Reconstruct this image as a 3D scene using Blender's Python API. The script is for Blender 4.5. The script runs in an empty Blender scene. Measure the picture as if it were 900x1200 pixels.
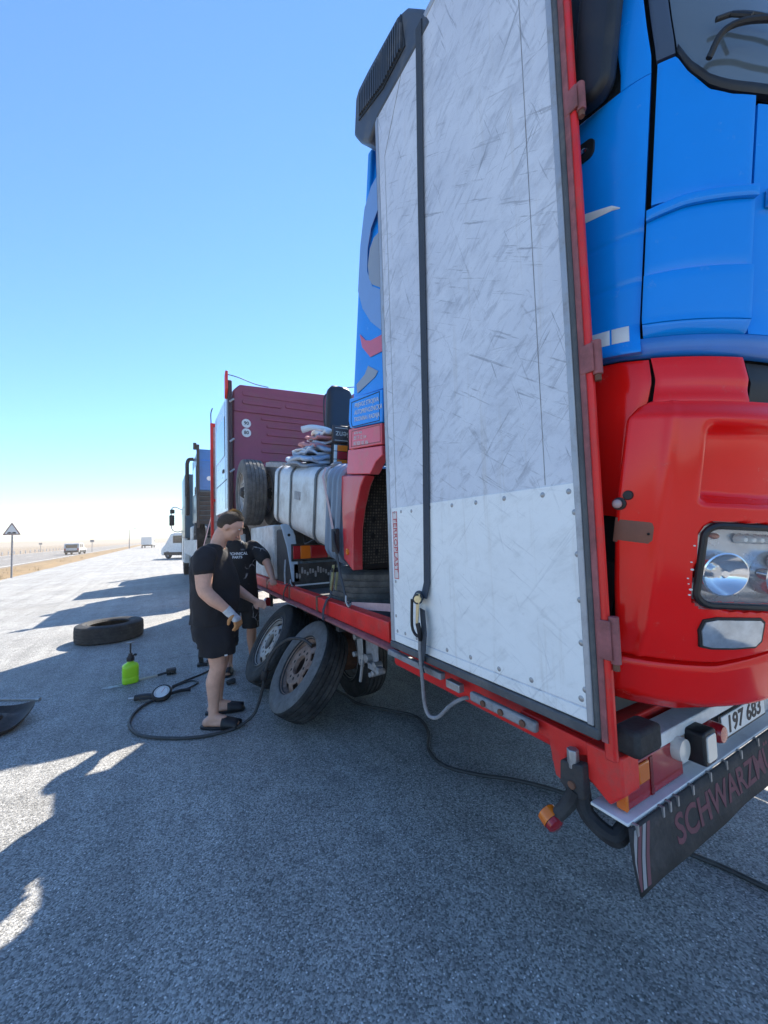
import bpy, bmesh, math, random
from mathutils import Vector, Matrix, noise
R = math.radians
random.seed(7)
SC = bpy.context.scene
COL = SC.collection

# ------------------------------------------------------------------ camera, sky, sun, exposure
YAW, PITCH, ROLL, CAM_H = R(29.8), R(3.2), R(1.8), 1.55
fw = Vector((math.sin(YAW)*math.cos(PITCH), math.cos(YAW)*math.cos(PITCH), math.sin(PITCH)))
r0 = Vector((math.cos(YAW), -math.sin(YAW), 0)); u0 = r0.cross(fw)
rt = r0*math.cos(ROLL) - u0*math.sin(ROLL); up = u0*math.cos(ROLL) + r0*math.sin(ROLL)
cam = bpy.data.cameras.new('camera'); cam_o = bpy.data.objects.new('camera', cam); COL.objects.link(cam_o)
cam.sensor_fit = 'HORIZONTAL'; cam.sensor_width = 36; cam.lens = 36*460/900
cam.clip_start = 0.02; cam.clip_end = 8000
m = Matrix((rt, up, -fw)).transposed().to_4x4(); m.translation = (0, 0, CAM_H)
cam_o.matrix_world = m
SC.camera = cam_o

SUN_AZ, SUN_EL = R(42), R(43)          # azimuth measured from +Y towards +X
sdir = Vector((math.sin(SUN_AZ)*math.cos(SUN_EL), math.cos(SUN_AZ)*math.cos(SUN_EL), math.sin(SUN_EL)))
world = bpy.data.worlds.new('World'); SC.world = world; world.use_nodes = True
nt = world.node_tree; nt.nodes.clear()
sky = nt.nodes.new('ShaderNodeTexSky'); sky.sky_type = 'NISHITA'; sky.sun_disc = False
sky.sun_elevation = SUN_EL; sky.sun_rotation = SUN_AZ
sky.air_density = 1.25; sky.dust_density = 0.0; sky.ozone_density = 10.0; sky.altitude = 0
bg = nt.nodes.new('ShaderNodeBackground'); bg.inputs[1].default_value = 0.080
wo = nt.nodes.new('ShaderNodeOutputWorld')
nt.links.new(sky.outputs[0], bg.inputs[0]); nt.links.new(bg.outputs[0], wo.inputs[0])
sl = bpy.data.lights.new('sun', 'SUN'); sl.energy = 3.5; sl.angle = R(0.53); sl.color = (1.0, 0.93, 0.82)
so = bpy.data.objects.new('sun', sl); COL.objects.link(so)
so.rotation_euler = (-sdir).to_track_quat('-Z', 'Y').to_euler(); so.location = (10, 20, 30)
SC.view_settings.view_transform = 'Standard'; SC.view_settings.look = 'None'
SC.view_settings.gamma = 1.0; SC.view_settings.use_curve_mapping = False
SC.view_settings.exposure = 1.75
SC.cycles.max_bounces = 8; SC.cycles.transparent_max_bounces = 8
SC.cycles.volume_bounces = 0
SC.cycles.use_denoising = True

# ------------------------------------------------------------------ materials
MATS = {}
def mat(name, col, rough=.5, metal=0., var=.12, vscale=6., bump=0., bscale=120., dirt=None, damt=.5, dscale=4., coat=0., spec=.5, emit=None, alpha=None, trans=0., stretch=None):
    if name in MATS: return MATS[name]
    m = bpy.data.materials.new(name); m.use_nodes = True; MATS[name] = m
    n, l = m.node_tree.nodes, m.node_tree.links
    b = n['Principled BSDF']
    tc = n.new('ShaderNodeTexCoord'); src = tc.outputs['Object']
    if stretch:
        mp = n.new('ShaderNodeMapping'); mp.inputs['Scale'].default_value = stretch
        l.new(src, mp.inputs['Vector']); src = mp.outputs[0]
    nz = n.new('ShaderNodeTexNoise'); nz.inputs['Scale'].default_value = vscale; nz.inputs['Detail'].default_value = 6
    nz.inputs['Roughness'].default_value = .65
    l.new(src, nz.inputs['Vector'])
    mr = n.new('ShaderNodeMapRange'); mr.inputs[1].default_value = .3; mr.inputs[2].default_value = .7
    mr.inputs[3].default_value = 1-var; mr.inputs[4].default_value = 1+var
    l.new(nz.outputs['Fac'], mr.inputs[0])
    mx = n.new('ShaderNodeMix'); mx.data_type = 'RGBA'; mx.blend_type = 'MULTIPLY'; mx.inputs[0].default_value = 1
    mx.inputs[6].default_value = (*col, 1)
    l.new(mr.outputs[0], mx.inputs[7])
    out = mx.outputs[2]
    rr = n.new('ShaderNodeMapRange'); rr.inputs[1].default_value = .25; rr.inputs[2].default_value = .75
    rr.inputs[3].default_value = max(.02, rough-.08); rr.inputs[4].default_value = min(1, rough+.1)
    l.new(nz.outputs['Fac'], rr.inputs[0]); rsock = rr.outputs[0]
    if dirt:
        nd = n.new('ShaderNodeTexNoise'); nd.inputs['Scale'].default_value = dscale; nd.inputs['Detail'].default_value = 8
        nd.inputs['Roughness'].default_value = .75
        l.new(tc.outputs['Object'], nd.inputs['Vector'])
        rp = n.new('ShaderNodeMapRange'); rp.inputs[1].default_value = .62-damt*.35; rp.inputs[2].default_value = .78-damt*.2
        l.new(nd.outputs['Fac'], rp.inputs[0])
        mm = n.new('ShaderNodeMath'); mm.operation = 'MULTIPLY'; mm.inputs[1].default_value = min(1, .4+damt*.5)
        l.new(rp.outputs[0], mm.inputs[0])
        md = n.new('ShaderNodeMix'); md.data_type = 'RGBA'; l.new(mm.outputs[0], md.inputs[0])
        l.new(out, md.inputs[6]); md.inputs[7].default_value = (*dirt, 1); out = md.outputs[2]
        mr2 = n.new('ShaderNodeMix'); mr2.data_type = 'FLOAT'; l.new(mm.outputs[0], mr2.inputs[0])
        l.new(rsock, mr2.inputs[2]); mr2.inputs[3].default_value = .85; rsock = mr2.outputs[0]
    l.new(out, b.inputs['Base Color']); l.new(rsock, b.inputs['Roughness'])
    b.inputs['Metallic'].default_value = metal
    b.inputs['Specular IOR Level'].default_value = spec
    b.inputs['Coat Weight'].default_value = coat; b.inputs['Coat Roughness'].default_value = .06
    b.inputs['Transmission Weight'].default_value = trans
    if alpha is not None: b.inputs['Alpha'].default_value = alpha
    if emit: b.inputs['Emission Color'].default_value = (*emit[:3], 1); b.inputs['Emission Strength'].default_value = emit[3]
    if bump:
        nb = n.new('ShaderNodeTexNoise'); nb.inputs['Scale'].default_value = bscale; nb.inputs['Detail'].default_value = 4
        l.new(src, nb.inputs['Vector'])
        bp = n.new('ShaderNodeBump'); bp.inputs['Strength'].default_value = bump; bp.inputs['Distance'].default_value = .01
        l.new(nb.outputs['Fac'], bp.inputs['Height']); l.new(bp.outputs[0], b.inputs['Normal'])
    return m

DUST = (.36, .29, .21)
RED = mat('trailer_red_paint', (.74, .022, .018), .42, var=.12, dirt=(.32, .11, .09), damt=.33, dscale=7, bump=.15, bscale=40)
RUST = mat('rusty_steel', (.16, .075, .045), .85, var=.35, vscale=25, bump=.5, bscale=90)
MAUVE = mat('weathered_red_steel', (.30, .10, .10), .7, var=.3, vscale=18, dirt=(.12, .06, .05), damt=.4, dscale=14, bump=.3, bscale=60)
CABRED = mat('cab_red_paint', (.86, .010, .008), .16, var=.04, vscale=3, coat=.12, spec=.35, bump=.02, bscale=3., dirt=(.62, .10, .07), damt=.05, dscale=16)
PINKRED = mat('sun_hazed_red_paint', (.74, .09, .12), .45, var=.08, coat=.2, dirt=(.55, .25, .22), damt=.35, dscale=5)  # pinkish tone of overexposed sun haze mixed into the red
BLUE = mat('cab_blue_paint', (.002, .25, .78), .18, var=.05, vscale=2.5, coat=.15, spec=.35, bump=.02, bscale=3., dirt=(.10, .28, .60), damt=.06, dscale=14)
DBLUE = mat('dark_blue_paint', (.004, .14, .48), .35, var=.1, coat=.4)
MAROON = mat('maroon_paint', (.25, .036, .078), .5, var=.12, vscale=4, coat=.15, dirt=(.20, .09, .09), damt=.35, dscale=3)
RUBBER = mat('black_rubber', (.018, .018, .019), .75, var=.3, vscale=14, dirt=(.09, .085, .08), damt=.45, dscale=7, bump=.25, bscale=60)
RUBBER2 = mat('dusty_grey_rubber', (.09, .09, .088), .85, var=.25, vscale=9, dirt=(.2, .19, .17), damt=.5, dscale=9, bump=.25, bscale=70)
BLACK = mat('black_plastic', (.012, .012, .014), .5, var=.2, dirt=(.06, .055, .05), damt=.25, dscale=10)
DARK = mat('dark_void_shade', (.008, .008, .009), .8)  # near-black for the shade in voids, gaps and holes
CHASSIS = mat('dark_chassis_steel', (.03, .03, .032), .75, var=.35, dirt=(.10, .08, .065), damt=.45, dscale=8, bump=.3)
STEEL = mat('galvanised_steel', (.42, .42, .42), .5, .8, var=.2, vscale=18, dirt=(.22, .18, .15), damt=.35, dscale=20)
GREYMET = mat('grey_painted_steel', (.30, .30, .31), .6, .2, var=.2, dirt=(.12, .09, .07), damt=.45, dscale=14, bump=.2)
RIMW = mat('worn_silver_rim', (.50, .48, .45), .55, .35, var=.2, vscale=12, dirt=(.26, .15, .10), damt=.5, dscale=12, bump=.2)
RIMR = mat('rusty_rim', (.34, .24, .19), .75, .2, var=.3, vscale=16, dirt=(.17, .085, .055), damt=.6, dscale=12, bump=.35)
WHITE = mat('white_paint', (.74, .74, .72), .45, var=.08, dirt=(.40, .36, .31), damt=.3, dscale=5)
OFFW = mat('dirty_white_paint', (.62, .62, .60), .55, var=.12, dirt=(.30, .25, .20), damt=.5, dscale=5)
SKYREFL = mat('painted_sky_reflection', (.50, .58, .66), .3, .1, var=.06, coat=.4, dirt=(.40, .38, .36), damt=.25, dscale=3)  # pale sky reflection put into the maroon cab's flank colour
TANKM = mat('tank_dull_aluminium', (.60, .60, .59), .48, .35, var=.12, vscale=5, dirt=(.38, .34, .29), damt=.5, dscale=4, bump=.12, bscale=25)
BGREY = mat('blue_grey_plastic', (.17, .23, .31), .5, var=.12, dirt=(.28, .27, .26), damt=.35, dscale=6)
ORANGE = mat('orange_lens', (.70, .16, .01), .18, var=.06, coat=.5)
REDLENS = mat('red_lens', (.33, .012, .018), .2, var=.15, vscale=9, coat=.5)
CLEAR = mat('frosted_lens', (.62, .60, .54), .2, var=.08, coat=.6)
GLASSD = mat('dark_glass', (.02, .025, .03), .06, var=.05, coat=.5, spec=.8)
CHROME = mat('bright_chrome', (.75, .76, .78), .12, 1., var=.03)
HOSEM = mat('hose_rubber', (.035, .035, .036), .55, var=.25, vscale=20, dirt=(.12, .11, .10), damt=.3, dscale=18)
WEB = mat('grey_webbing', (.045, .055, .07), .8, var=.2, vscale=60, bump=.4, bscale=300, stretch=(1, 1, 1))
WEBP = mat('faded_pink_webbing', (.50, .36, .36), .8, var=.15, vscale=40, bump=.3, bscale=300)
ZINC = mat('zinc_plated_steel', (.62, .54, .34), .38, .85, var=.2, vscale=30)
SKIN = mat('skin', (.66, .36, .25), .55, var=.16, vscale=11, bump=.06, bscale=220)
SKIN2 = mat('tanned_skin', (.50, .25, .16), .5, var=.09, vscale=14, bump=.06, bscale=220)
HAIR = mat('short_brown_hair', (.06, .038, .024), .7, var=.5, vscale=140, bump=.6, bscale=260)
HAIRB = mat('blond_hair', (.48, .31, .12), .6, var=.4, vscale=120, bump=.6, bscale=240)
CLOTHB = mat('black_cotton', (.013, .013, .017), .9, var=.35, vscale=9, bump=.6, bscale=22)
PAINTW = mat('sign_white', (.72, .71, .68), .5, var=.08)
TXTW = mat('white_lettering', (.72, .72, .72), .6, var=.06)
TXTR = mat('faded_red_lettering', (.16, .055, .065), .75, var=.25, vscale=40)
TXTR2 = mat('red_sticker_lettering', (.50, .05, .06), .6, var=.2, vscale=40)
TXTK = mat('black_lettering', (.02, .02, .025), .6)

# ------------------------------------------------------------------ mesh helpers
def tag(o, label=None, cat=None, group=None, kind=None):
    if label: o['label'] = label
    if cat: o['category'] = cat
    if group: o['group'] = group
    if kind: o['kind'] = kind
    return o
def thing(name, label, cat, loc=(0, 0, 0), rot=(0, 0, 0), group=None):
    o = bpy.data.objects.new(name, None); COL.objects.link(o)
    o.location = loc; o.rotation_euler = rot; o.empty_display_size = .2
    return tag(o, label, cat, group)
def pmat(p):
    return Matrix.LocRotScale(p.location, p.rotation_euler, p.scale)
def link(name, me, parent=None, world=False):
    o = bpy.data.objects.new(name, me); COL.objects.link(o)
    if parent is not None:
        o.parent = parent
        if world and parent.type == 'EMPTY': o.matrix_parent_inverse = pmat(parent).inverted()
    return o
def catmull(pts, k=6, closed=False):
    P = [Vector(p) for p in pts]; n = len(P); out = []
    for i in range(n if closed else n-1):
        a = P[(i-1) % n] if (closed or i > 0) else P[0]*2-P[1]
        b = P[i]; c = P[(i+1) % n]
        d = P[(i+2) % n] if (closed or i+2 < n) else P[-1]*2-P[-2]
        for j in range(k):
            t = j/k
            out.append(.5*((2*b)+(c-a)*t+(2*a-5*b+4*c-d)*t*t+(3*b-a-3*c+d)*t**3))
    if not closed: out.append(P[-1])
    return out
class MB:
    def __init__(s): s.v = []; s.f = []
    def add(s, vs, fs):
        o = len(s.v); s.v += [Vector(v) for v in vs]; s.f += [tuple(i+o for i in f) for f in fs]; return s
    def box(s, x0, x1, y0, y1, z0, z1):
        return s.add([(x0,y0,z0),(x1,y0,z0),(x1,y1,z0),(x0,y1,z0),(x0,y0,z1),(x1,y0,z1),(x1,y1,z1),(x0,y1,z1)],
                     [(0,3,2,1),(4,5,6,7),(0,1,5,4),(1,2,6,5),(2,3,7,6),(3,0,4,7)])
    def obox(s, c, size, mt):
        c = Vector(c); a, b, d = [q/2 for q in size]
        V = [c+mt @ Vector((x*a, y*b, z*d)) for z in (-1, 1) for (x, y) in ((-1,-1),(1,-1),(1,1),(-1,1))]
        return s.add(V, [(0,3,2,1),(4,5,6,7),(0,1,5,4),(1,2,6,5),(2,3,7,6),(3,0,4,7)])
    def beam(s, p0, p1, w, h, upv=(0, 0, 1)):
        p0, p1 = Vector(p0), Vector(p1); d = (p1-p0); L = d.length; d.normalize()
        x = d.cross(Vector(upv)); x = x.normalized() if x.length > 1e-5 else Vector((1, 0, 0)); z = x.cross(d)
        return s.obox((p0+p1)/2, (w, L, h), Matrix((x, d, z)).transposed())
    def lathe(s, prof, org=(0, 0, 0), axis=(0, 0, 1), n=32, a0=0., a1=None, ref=None, closed=False):
        ax = Vector(axis).normalized(); org = Vector(org)
        rf = Vector(ref) if ref else (Vector((0, 0, 1)) if abs(ax.z) < .9 else Vector((1, 0, 0)))
        e1 = (rf-ax*rf.dot(ax)).normalized(); e2 = ax.cross(e1)
        full = a1 is None; a1 = a1 if a1 is not None else a0+2*math.pi
        m_ = n if full else n+1; k = len(prof); V = []; F = []
        for i in range(m_):
            a = a0+(a1-a0)*i/n; d = e1*math.cos(a)+e2*math.sin(a)
            for r, h in prof: V.append(org+d*r+ax*h)
        for i in range(n):
            j = (i+1) % m_
            for q in range(k if closed else k-1):
                q2 = (q+1) % k
                F.append((i*k+q, j*k+q, j*k+q2, i*k+q2))
        return s.add(V, F)
    def cyl(s, p0, p1, r0, r1=None, n=12):
        p0, p1 = Vector(p0), Vector(p1); r1 = r0 if r1 is None else r1
        L = (p1-p0).length
        o = len(s.v); s.lathe([(r0, 0), (r1, L)], p0, p1-p0, n)
        s.f.append(tuple(o+2*i for i in range(n))[::-1]); s.f.append(tuple(o+2*i+1 for i in range(n)))
        return s
    def tube(s, pts, r, n=8, smooth=0, closed=False, flat=None):
        P = catmull(pts, smooth, closed) if smooth else [Vector(p) for p in pts]
        k = len(P); prev = None; o = len(s.v); V = []
        for i, p in enumerate(P):
            t = (P[(i+1) % k]-P[i-1]) if (closed or 0 < i < k-1) else (P[1]-P[0] if i == 0 else P[-1]-P[-2])
            t.normalize()
            if prev is None:
                prev = t.orthogonal().normalized()
            e1 = (prev-t*prev.dot(t)).normalized(); prev = e1; e2 = t.cross(e1)
            rr = r(i/(k-1)) if callable(r) else r
            for j in range(n):
                a = 2*math.pi*j/n; V.append(p+(e1*math.cos(a)+e2*math.sin(a))*rr)
        F = []
        for i in range(k if closed else k-1):
            i2 = (i+1) % k
            for j in range(n):
                j2 = (j+1) % n; F.append((i*n+j, i*n+j2, i2*n+j2, i2*n+j))
        if not closed:
            F.append(tuple(range(n))[::-1]); F.append(tuple((k-1)*n+j for j in range(n)))
        return s.add(V, F)
    def ribbon(s, pts, wdir, w, t=.004):
        P = [Vector(p) for p in pts]; wd = Vector(wdir).normalized(); V = []; F = []; k = len(P)
        for i, p in enumerate(P):
            tg = (P[min(i+1, k-1)]-P[max(i-1, 0)]).normalized(); nn = tg.cross(wd).normalized()
            for a, b in ((-1,-1),(1,-1),(1,1),(-1,1)): V.append(p+wd*(a*w/2)+nn*(b*t/2))
        for i in range(k-1):
            for j in range(4):
                j2 = (j+1) % 4; F.append((i*4+j, i*4+j2, i*4+4+j2, i*4+4+j))
        F.append((3,2,1,0)); F.append(tuple((k-1)*4+j for j in range(4)))
        return s.add(V, F)
    def prism(s, poly, axis, a, b):
        n = len(poly)
        def P(p, h):
            return {'x': (h, p[0], p[1]), 'y': (p[0], h, p[1]), 'z': (p[0], p[1], h)}[axis]
        V = [P(p, a) for p in poly]+[P(p, b) for p in poly]
        F = [tuple(range(n))[::-1], tuple(range(n, 2*n))]+[(i, (i+1) % n, n+(i+1) % n, n+i) for i in range(n)]
        return s.add(V, F)
    def ell(s, c, r, n=14, mt=None):
        c = Vector(c); V = []; F = []; h = n//2
        for i in range(h+1):
            t = math.pi*i/h
            for j in range(n):
                a = 2*math.pi*j/n
                q = Vector((r[0]*math.sin(t)*math.cos(a), r[1]*math.sin(t)*math.sin(a), r[2]*math.cos(t)))
                V.append(c+(mt @ q if mt else q))
        for i in range(h):
            for j in range(n):
                j2 = (j+1) % n; F.append((i*n+j, (i+1)*n+j, (i+1)*n+j2, i*n+j2))
        return s.add(V, F)
    def xf(s, M): s.v = [M @ v for v in s.v]; return s
    def mesh(s, name, m=None, ang=35, flip=True):
        me = bpy.data.meshes.new(name); me.from_pydata([tuple(v) for v in s.v], [], s.f)
        bm = bmesh.new(); bm.from_mesh(me)
        bmesh.ops.remove_doubles(bm, verts=bm.verts, dist=1e-5)
        if flip: bmesh.ops.recalc_face_normals(bm, faces=bm.faces)
        bm.to_mesh(me); bm.free()
        if ang is not None:
            me.shade_smooth(); me.set_sharp_from_angle(angle=R(ang))
        if m: me.materials.append(m)
        return me
    def build(s, name, m, parent=None, world=False, bevel=0., ang=35, seg=2, flip=True, kind=None, label=None):
        o = link(name, s.mesh(name, m, ang, flip), parent, world)
        if bevel:
            b = o.modifiers.new('bevel', 'BEVEL'); b.width = bevel; b.segments = seg; b.limit_method = 'ANGLE'; b.angle_limit = R(40)
        if kind: o['kind'] = kind
        if label: o['label'] = label
        return o
def structure(o): o['kind'] = 'structure'; return o
def rrect(cx, cy, w, h, r, k=5):
    out = []
    for qx, qy, a0 in ((1,1,0),(-1,1,90),(-1,-1,180),(1,-1,270)):
        for i in range(k+1):
            a = R(a0+90*i/k); out.append((cx+qx*(w/2-r)+r*math.cos(a), cy+qy*(h/2-r)+r*math.sin(a)))
    return out
TMP = bpy.data.scenes.new('workbench_scratch')
def evaluated(o):
    TMP.collection.objects.link(o); vl = TMP.view_layers[0]; vl.update(); dg = vl.depsgraph
    return bpy.data.meshes.new_from_object(o.evaluated_get(dg))
def text_mesh(s, size, depth=.0006, align='CENTER', sx=1., shear=0., bold=0.):
    c = bpy.data.curves.new('lettering', 'FONT'); c.body = s; c.size = size; c.extrude = depth; c.align_x = align; c.align_y = 'CENTER'
    c.shear = shear; c.offset = bold; c.resolution_u = 3
    o = bpy.data.objects.new('lettering', c)
    me = evaluated(o)
    bpy.data.objects.remove(o); bpy.data.curves.remove(c)
    if sx != 1.: me.transform(Matrix.Diagonal((sx, 1, 1, 1)))
    return me
def text(name, s, size, loc, right, upv, m, parent=None, world=False, **k):
    me = text_mesh(s, size, **k); rv = Vector(right).normalized(); uv = Vector(upv); uv = (uv-rv*uv.dot(rv)).normalized()
    M = Matrix((rv, uv, rv.cross(uv))).transposed().to_4x4(); M.translation = Vector(loc)
    me.transform(M); me.materials.clear(); me.materials.append(m)
    return link(name, me, parent, world)
def copy_tree(o, parent=None):
    c = o.copy(); COL.objects.link(c)
    if parent is not None: c.parent = parent
    for ch in list(o.children): copy_tree(ch, c)
    return c
# ------------------------------------------------------------------ ground
def asphalt_mat(name, col, stones=True, scale=1.):
    m = bpy.data.materials.new(name); m.use_nodes = True
    n, l = m.node_tree.nodes, m.node_tree.links; b = n['Principled BSDF']
    tc = n.new('ShaderNodeTexCoord'); src = tc.outputs['Object']
    def noise_(s, d=6, r=.6):
        q = n.new('ShaderNodeTexNoise'); q.inputs['Scale'].default_value = s; q.inputs['Detail'].default_value = d; q.inputs['Roughness'].default_value = r
        l.new(src, q.inputs['Vector']); return q.outputs['Fac']
    def mr(s, a, b_, c, d):
        q = n.new('ShaderNodeMapRange'); q.inputs[1].default_value = a; q.inputs[2].default_value = b_; q.inputs[3].default_value = c; q.inputs[4].default_value = d
        l.new(s, q.inputs[0]); return q.outputs[0]
    def mult(a, b_):
        q = n.new('ShaderNodeMath'); q.operation = 'MULTIPLY'; l.new(a, q.inputs[0])
        if isinstance(b_, float): q.inputs[1].default_value = b_
        else: l.new(b_, q.inputs[1])
        return q.outputs[0]
    big = mr(noise_(.55, 8, .7), .3, .7, .74, 1.22)
    mid = mr(noise_(5., 6), .3, .7, .88, 1.12)
    v = n.new('ShaderNodeTexVoronoi'); v.inputs['Scale'].default_value = 140*scale; l.new(src, v.inputs['Vector'])
    sep = n.new('ShaderNodeSeparateColor'); l.new(v.outputs['Color'], sep.inputs[0])
    stone = mr(sep.outputs[0], 0., 1., .42, 1.65)
    v2 = n.new('ShaderNodeTexVoronoi'); v2.inputs['Scale'].default_value = 95*scale; l.new(src, v2.inputs['Vector'])
    sep2 = n.new('ShaderNodeSeparateColor'); l.new(v2.outputs['Color'], sep2.inputs[0])
    fleck = mult(mr(sep2.outputs[1], .89, .95, 0., 1.), mr(v2.outputs['Distance'], .25, .42, 1., 0.))
    mp = n.new('ShaderNodeMapping'); mp.inputs['Scale'].default_value = (2.6, .10, 1); mp.inputs['Rotation'].default_value = (0, 0, R(4)); l.new(src, mp.inputs[0])
    tn = n.new('ShaderNodeTexNoise'); tn.inputs['Scale'].default_value = 1.4; tn.inputs['Detail'].default_value = 7; tn.inputs['Roughness'].default_value = .7; l.new(mp.outputs[0], tn.inputs['Vector'])
    mid = mult(mid, mr(tn.outputs['Fac'], .40, .66, 1.06, .80))
    k = mult(mult(big, mid), stone)
    mx = n.new('ShaderNodeMix'); mx.data_type = 'RGBA'; mx.blend_type = 'MULTIPLY'; mx.inputs[0].default_value = 1
    mx.inputs[6].default_value = (*col, 1); l.new(k, mx.inputs[7])
    fl = n.new('ShaderNodeMix'); fl.data_type = 'RGBA'; l.new(fleck, fl.inputs[0]); l.new(mx.outputs[2], fl.inputs[6]); fl.inputs[7].default_value = (.75, .73, .69, 1)
    # dark oil stains with their own shapes, and pale dust drifting in
    st = mr(noise_(1.3, 5, .7), .60, .74, 0., .62)
    s1 = n.new('ShaderNodeMix'); s1.data_type = 'RGBA'; l.new(st, s1.inputs[0]); l.new(fl.outputs[2], s1.inputs[6]); s1.inputs[7].default_value = (.06, .06, .06, 1)
    du = mr(noise_(.22, 7, .7), .48, .75, 0., .35)
    s2 = n.new('ShaderNodeMix'); s2.data_type = 'RGBA'; l.new(du, s2.inputs[0]); l.new(s1.outputs[2], s2.inputs[6]); s2.inputs[7].default_value = (.36, .32, .26, 1)
    l.new(s2.outputs[2], b.inputs['Base Color'])
    l.new(mr(sep.outputs[2], 0., 1., .55, .9), b.inputs['Roughness'])
    b.inputs['Specular IOR Level'].default_value = .45
    hgt = n.new('ShaderNodeMath'); hgt.operation = 'SUBTRACT'; l.new(stone, hgt.inputs[0]); l.new(v.outputs['Distance'], hgt.inputs[1])
    bp = n.new('ShaderNodeBump'); bp.inputs['Strength'].default_value = .55; bp.inputs['Distance'].default_value = .005
    l.new(hgt.outputs[0], bp.inputs['Height']); l.new(bp.outputs[0], b.inputs['Normal'])
    return m
ASPH = asphalt_mat('chip_seal_asphalt', (.30, .292, .270))
HWAY = asphalt_mat('highway_asphalt', (.20, .18, .155), scale=.3)
SAND = mat('desert_sand', (.24, .18, .115), .95, var=.18, vscale=.35, bump=.6, bscale=3.)
SANDV = mat('verge_sand', (.24, .16, .072), .95, var=.25, vscale=1.5, bump=.7, bscale=9.)

g = MB(); N = 40
def gx(i): q = (i/N-.5)*2; return math.copysign(abs(q)**3*4500, q)
for i in range(N+1):
    for j in range(N+1):
        x, y = gx(i), gx(j)+80
        d = max(0, abs(x)-60)+max(0, abs(y-80)-250)
        g.v.append(Vector((x, y, -.06+min(6, d*.004)*noise.noise((x*.004, y*.004, 3))*.5)))
for i in range(N):
    for j in range(N): a = i*(N+1)+j; g.f.append((a, a+N+1, a+N+2, a+1))
structure(g.build('desert_ground', SAND, ang=60))

a = MB(); ys = [-30, -10, 0, 5, 8]+[10+2*i for i in range(60)]+[140+20*i for i in range(18)]
for i, y in enumerate(ys):
    e = -6.25+.16*noise.noise((y*.6, 1, 0))+.1*noise.noise((y*1.9, 4, 0))+(0 if y < 130 else -(y-130)*.004)
    a.v += [Vector((e, y, 0)), Vector((e-.08, y, -.06)), Vector((34, y, 0))]
for i in range(len(ys)-1): k = i*3; a.f += [(k, k+2, k+5, k+3), (k+1, k, k+3, k+4)]
structure(a.build('parking_apron', ASPH, ang=20))

v = MB(); nx = 22; ny = 220
for j in range(ny+1):
    y = 4+(j/ny)**1.6*420
    for i in range(nx+1):
        t = i/nx; x = -9.6+t*3.55+.25*noise.noise((y*.25, 9, 0))*(t > .8)
        h = -.05+math.sin(math.pi*t)**.7*(.12+.09*noise.noise((x*.8, y*.35, 0)))+.05*noise.noise((x*2.2, y*1.7, 5))*math.sin(math.pi*t)
        v.v.append(Vector((x, y, h)))
for j in range(ny):
    for i in range(nx): k = j*(nx+1)+i; v.f.append((k, k+1, k+nx+2, k+nx+1))
structure(v.build('sand_verge', SANDV, ang=60))
h = MB().box(-21.5, -9.9, -30, 900, -.3, -.02); structure(h.build('highway', HWAY))
MARK = mat('road_marking_white', (.62, .60, .55), .7, var=.25, vscale=8)
for x in (-10.25, -15.6, -21.1):
    q = MB()
    if x == -15.6:
        y = -20
        while y < 260: q.box(x-.07, x+.07, y, y+3, -.02, -.016); y += 9
    else: q.box(x-.07, x+.07, -30, 600, -.02, -.016)
    structure(q.build('road_marking', MARK))
hl = MB()
for i in range(81):
    x = -1600+i*45
    hh = 9+14*abs(noise.noise((x*.0016, 2, 0)))+5*noise.noise((x*.006, 7, 0))
    hl.v += [Vector((x, 1500, -1)), Vector((x, 1620, hh)), Vector((x, 1800, -1))]
for i in range(80): k = i*3; hl.f += [(k, k+3, k+4, k+1), (k+1, k+4, k+5, k+2)]
structure(hl.build('hills', SAND, ang=60))

# dry scrub on the verge: nobody could count the stalks
def scrub():
    s = MB(); rnd = random.Random(3)
    for c in range(90):
        cy = rnd.uniform(16, 34) if c < 55 else rnd.uniform(34, 120); cx = rnd.uniform(-8.6, -6.5)
        if c < 16: cy = rnd.uniform(20, 27); cx = rnd.uniform(-7.6, -6.5)
        for q in range(26):
            a_ = rnd.uniform(0, 6.28); L = rnd.uniform(.08, .34); sp = rnd.uniform(.1, .9)
            b = Vector((cx+rnd.gauss(0, .14), cy+rnd.gauss(0, .14), .0)); d = Vector((math.cos(a_)*sp, math.sin(a_)*sp, 1)).normalized()*L
            sd = Vector((-math.sin(a_), math.cos(a_), 0))*.006
            k = len(s.v); s.v += [b-sd, b+sd, b+d+Vector((0, 0, -.2*L*sp))]; s.f.append((k, k+1, k+2))
    return s
DRY = mat('dry_grass', (.30, .22, .10), .9, var=.3, vscale=3)
o = scrub().build('dry_grass', DRY, ang=None, flip=False)
tag(o, 'dry straw-coloured scrub tufts along the sandy verge beside the asphalt', 'grass', kind='stuff')

# ------------------------------------------------------------------ warning sign
t = thing('warning_sign', 'triangular bump warning sign on a thin grey post in the verge', 'road sign', (-6.20, 25.48, 0), (0, 0, R(-8)))
MB().cyl((0, 0, -.1), (0, 0, 2.58), .038, n=10).build('post', GREYMET, t)
tri = lambda s, c=.0: [(-s*.5, -s*.289+c), (s*.5, -s*.289+c), (0, s*.577+c)]
def tri_r(s, c, r):
    out = []
    P = tri(s, c)
    for i in range(3):
        p0, p1, p2 = Vector(P[i-1]), Vector(P[i]), Vector(P[(i+1) % 3])
        d0 = (p0-p1).normalized()*r; d1 = (p2-p1).normalized()*r
        out += [tuple(p1+d0), tuple(p1+(d0+d1)*.28), tuple(p1+d1)]
    return out
FADED = mat('faded_sign_red', (.30, .19, .175), .6, var=.15)
plate = MB().prism(tri_r(.72, 2.27, .06), 'y', -.062, -.046).build('plate', FADED, t)
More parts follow.
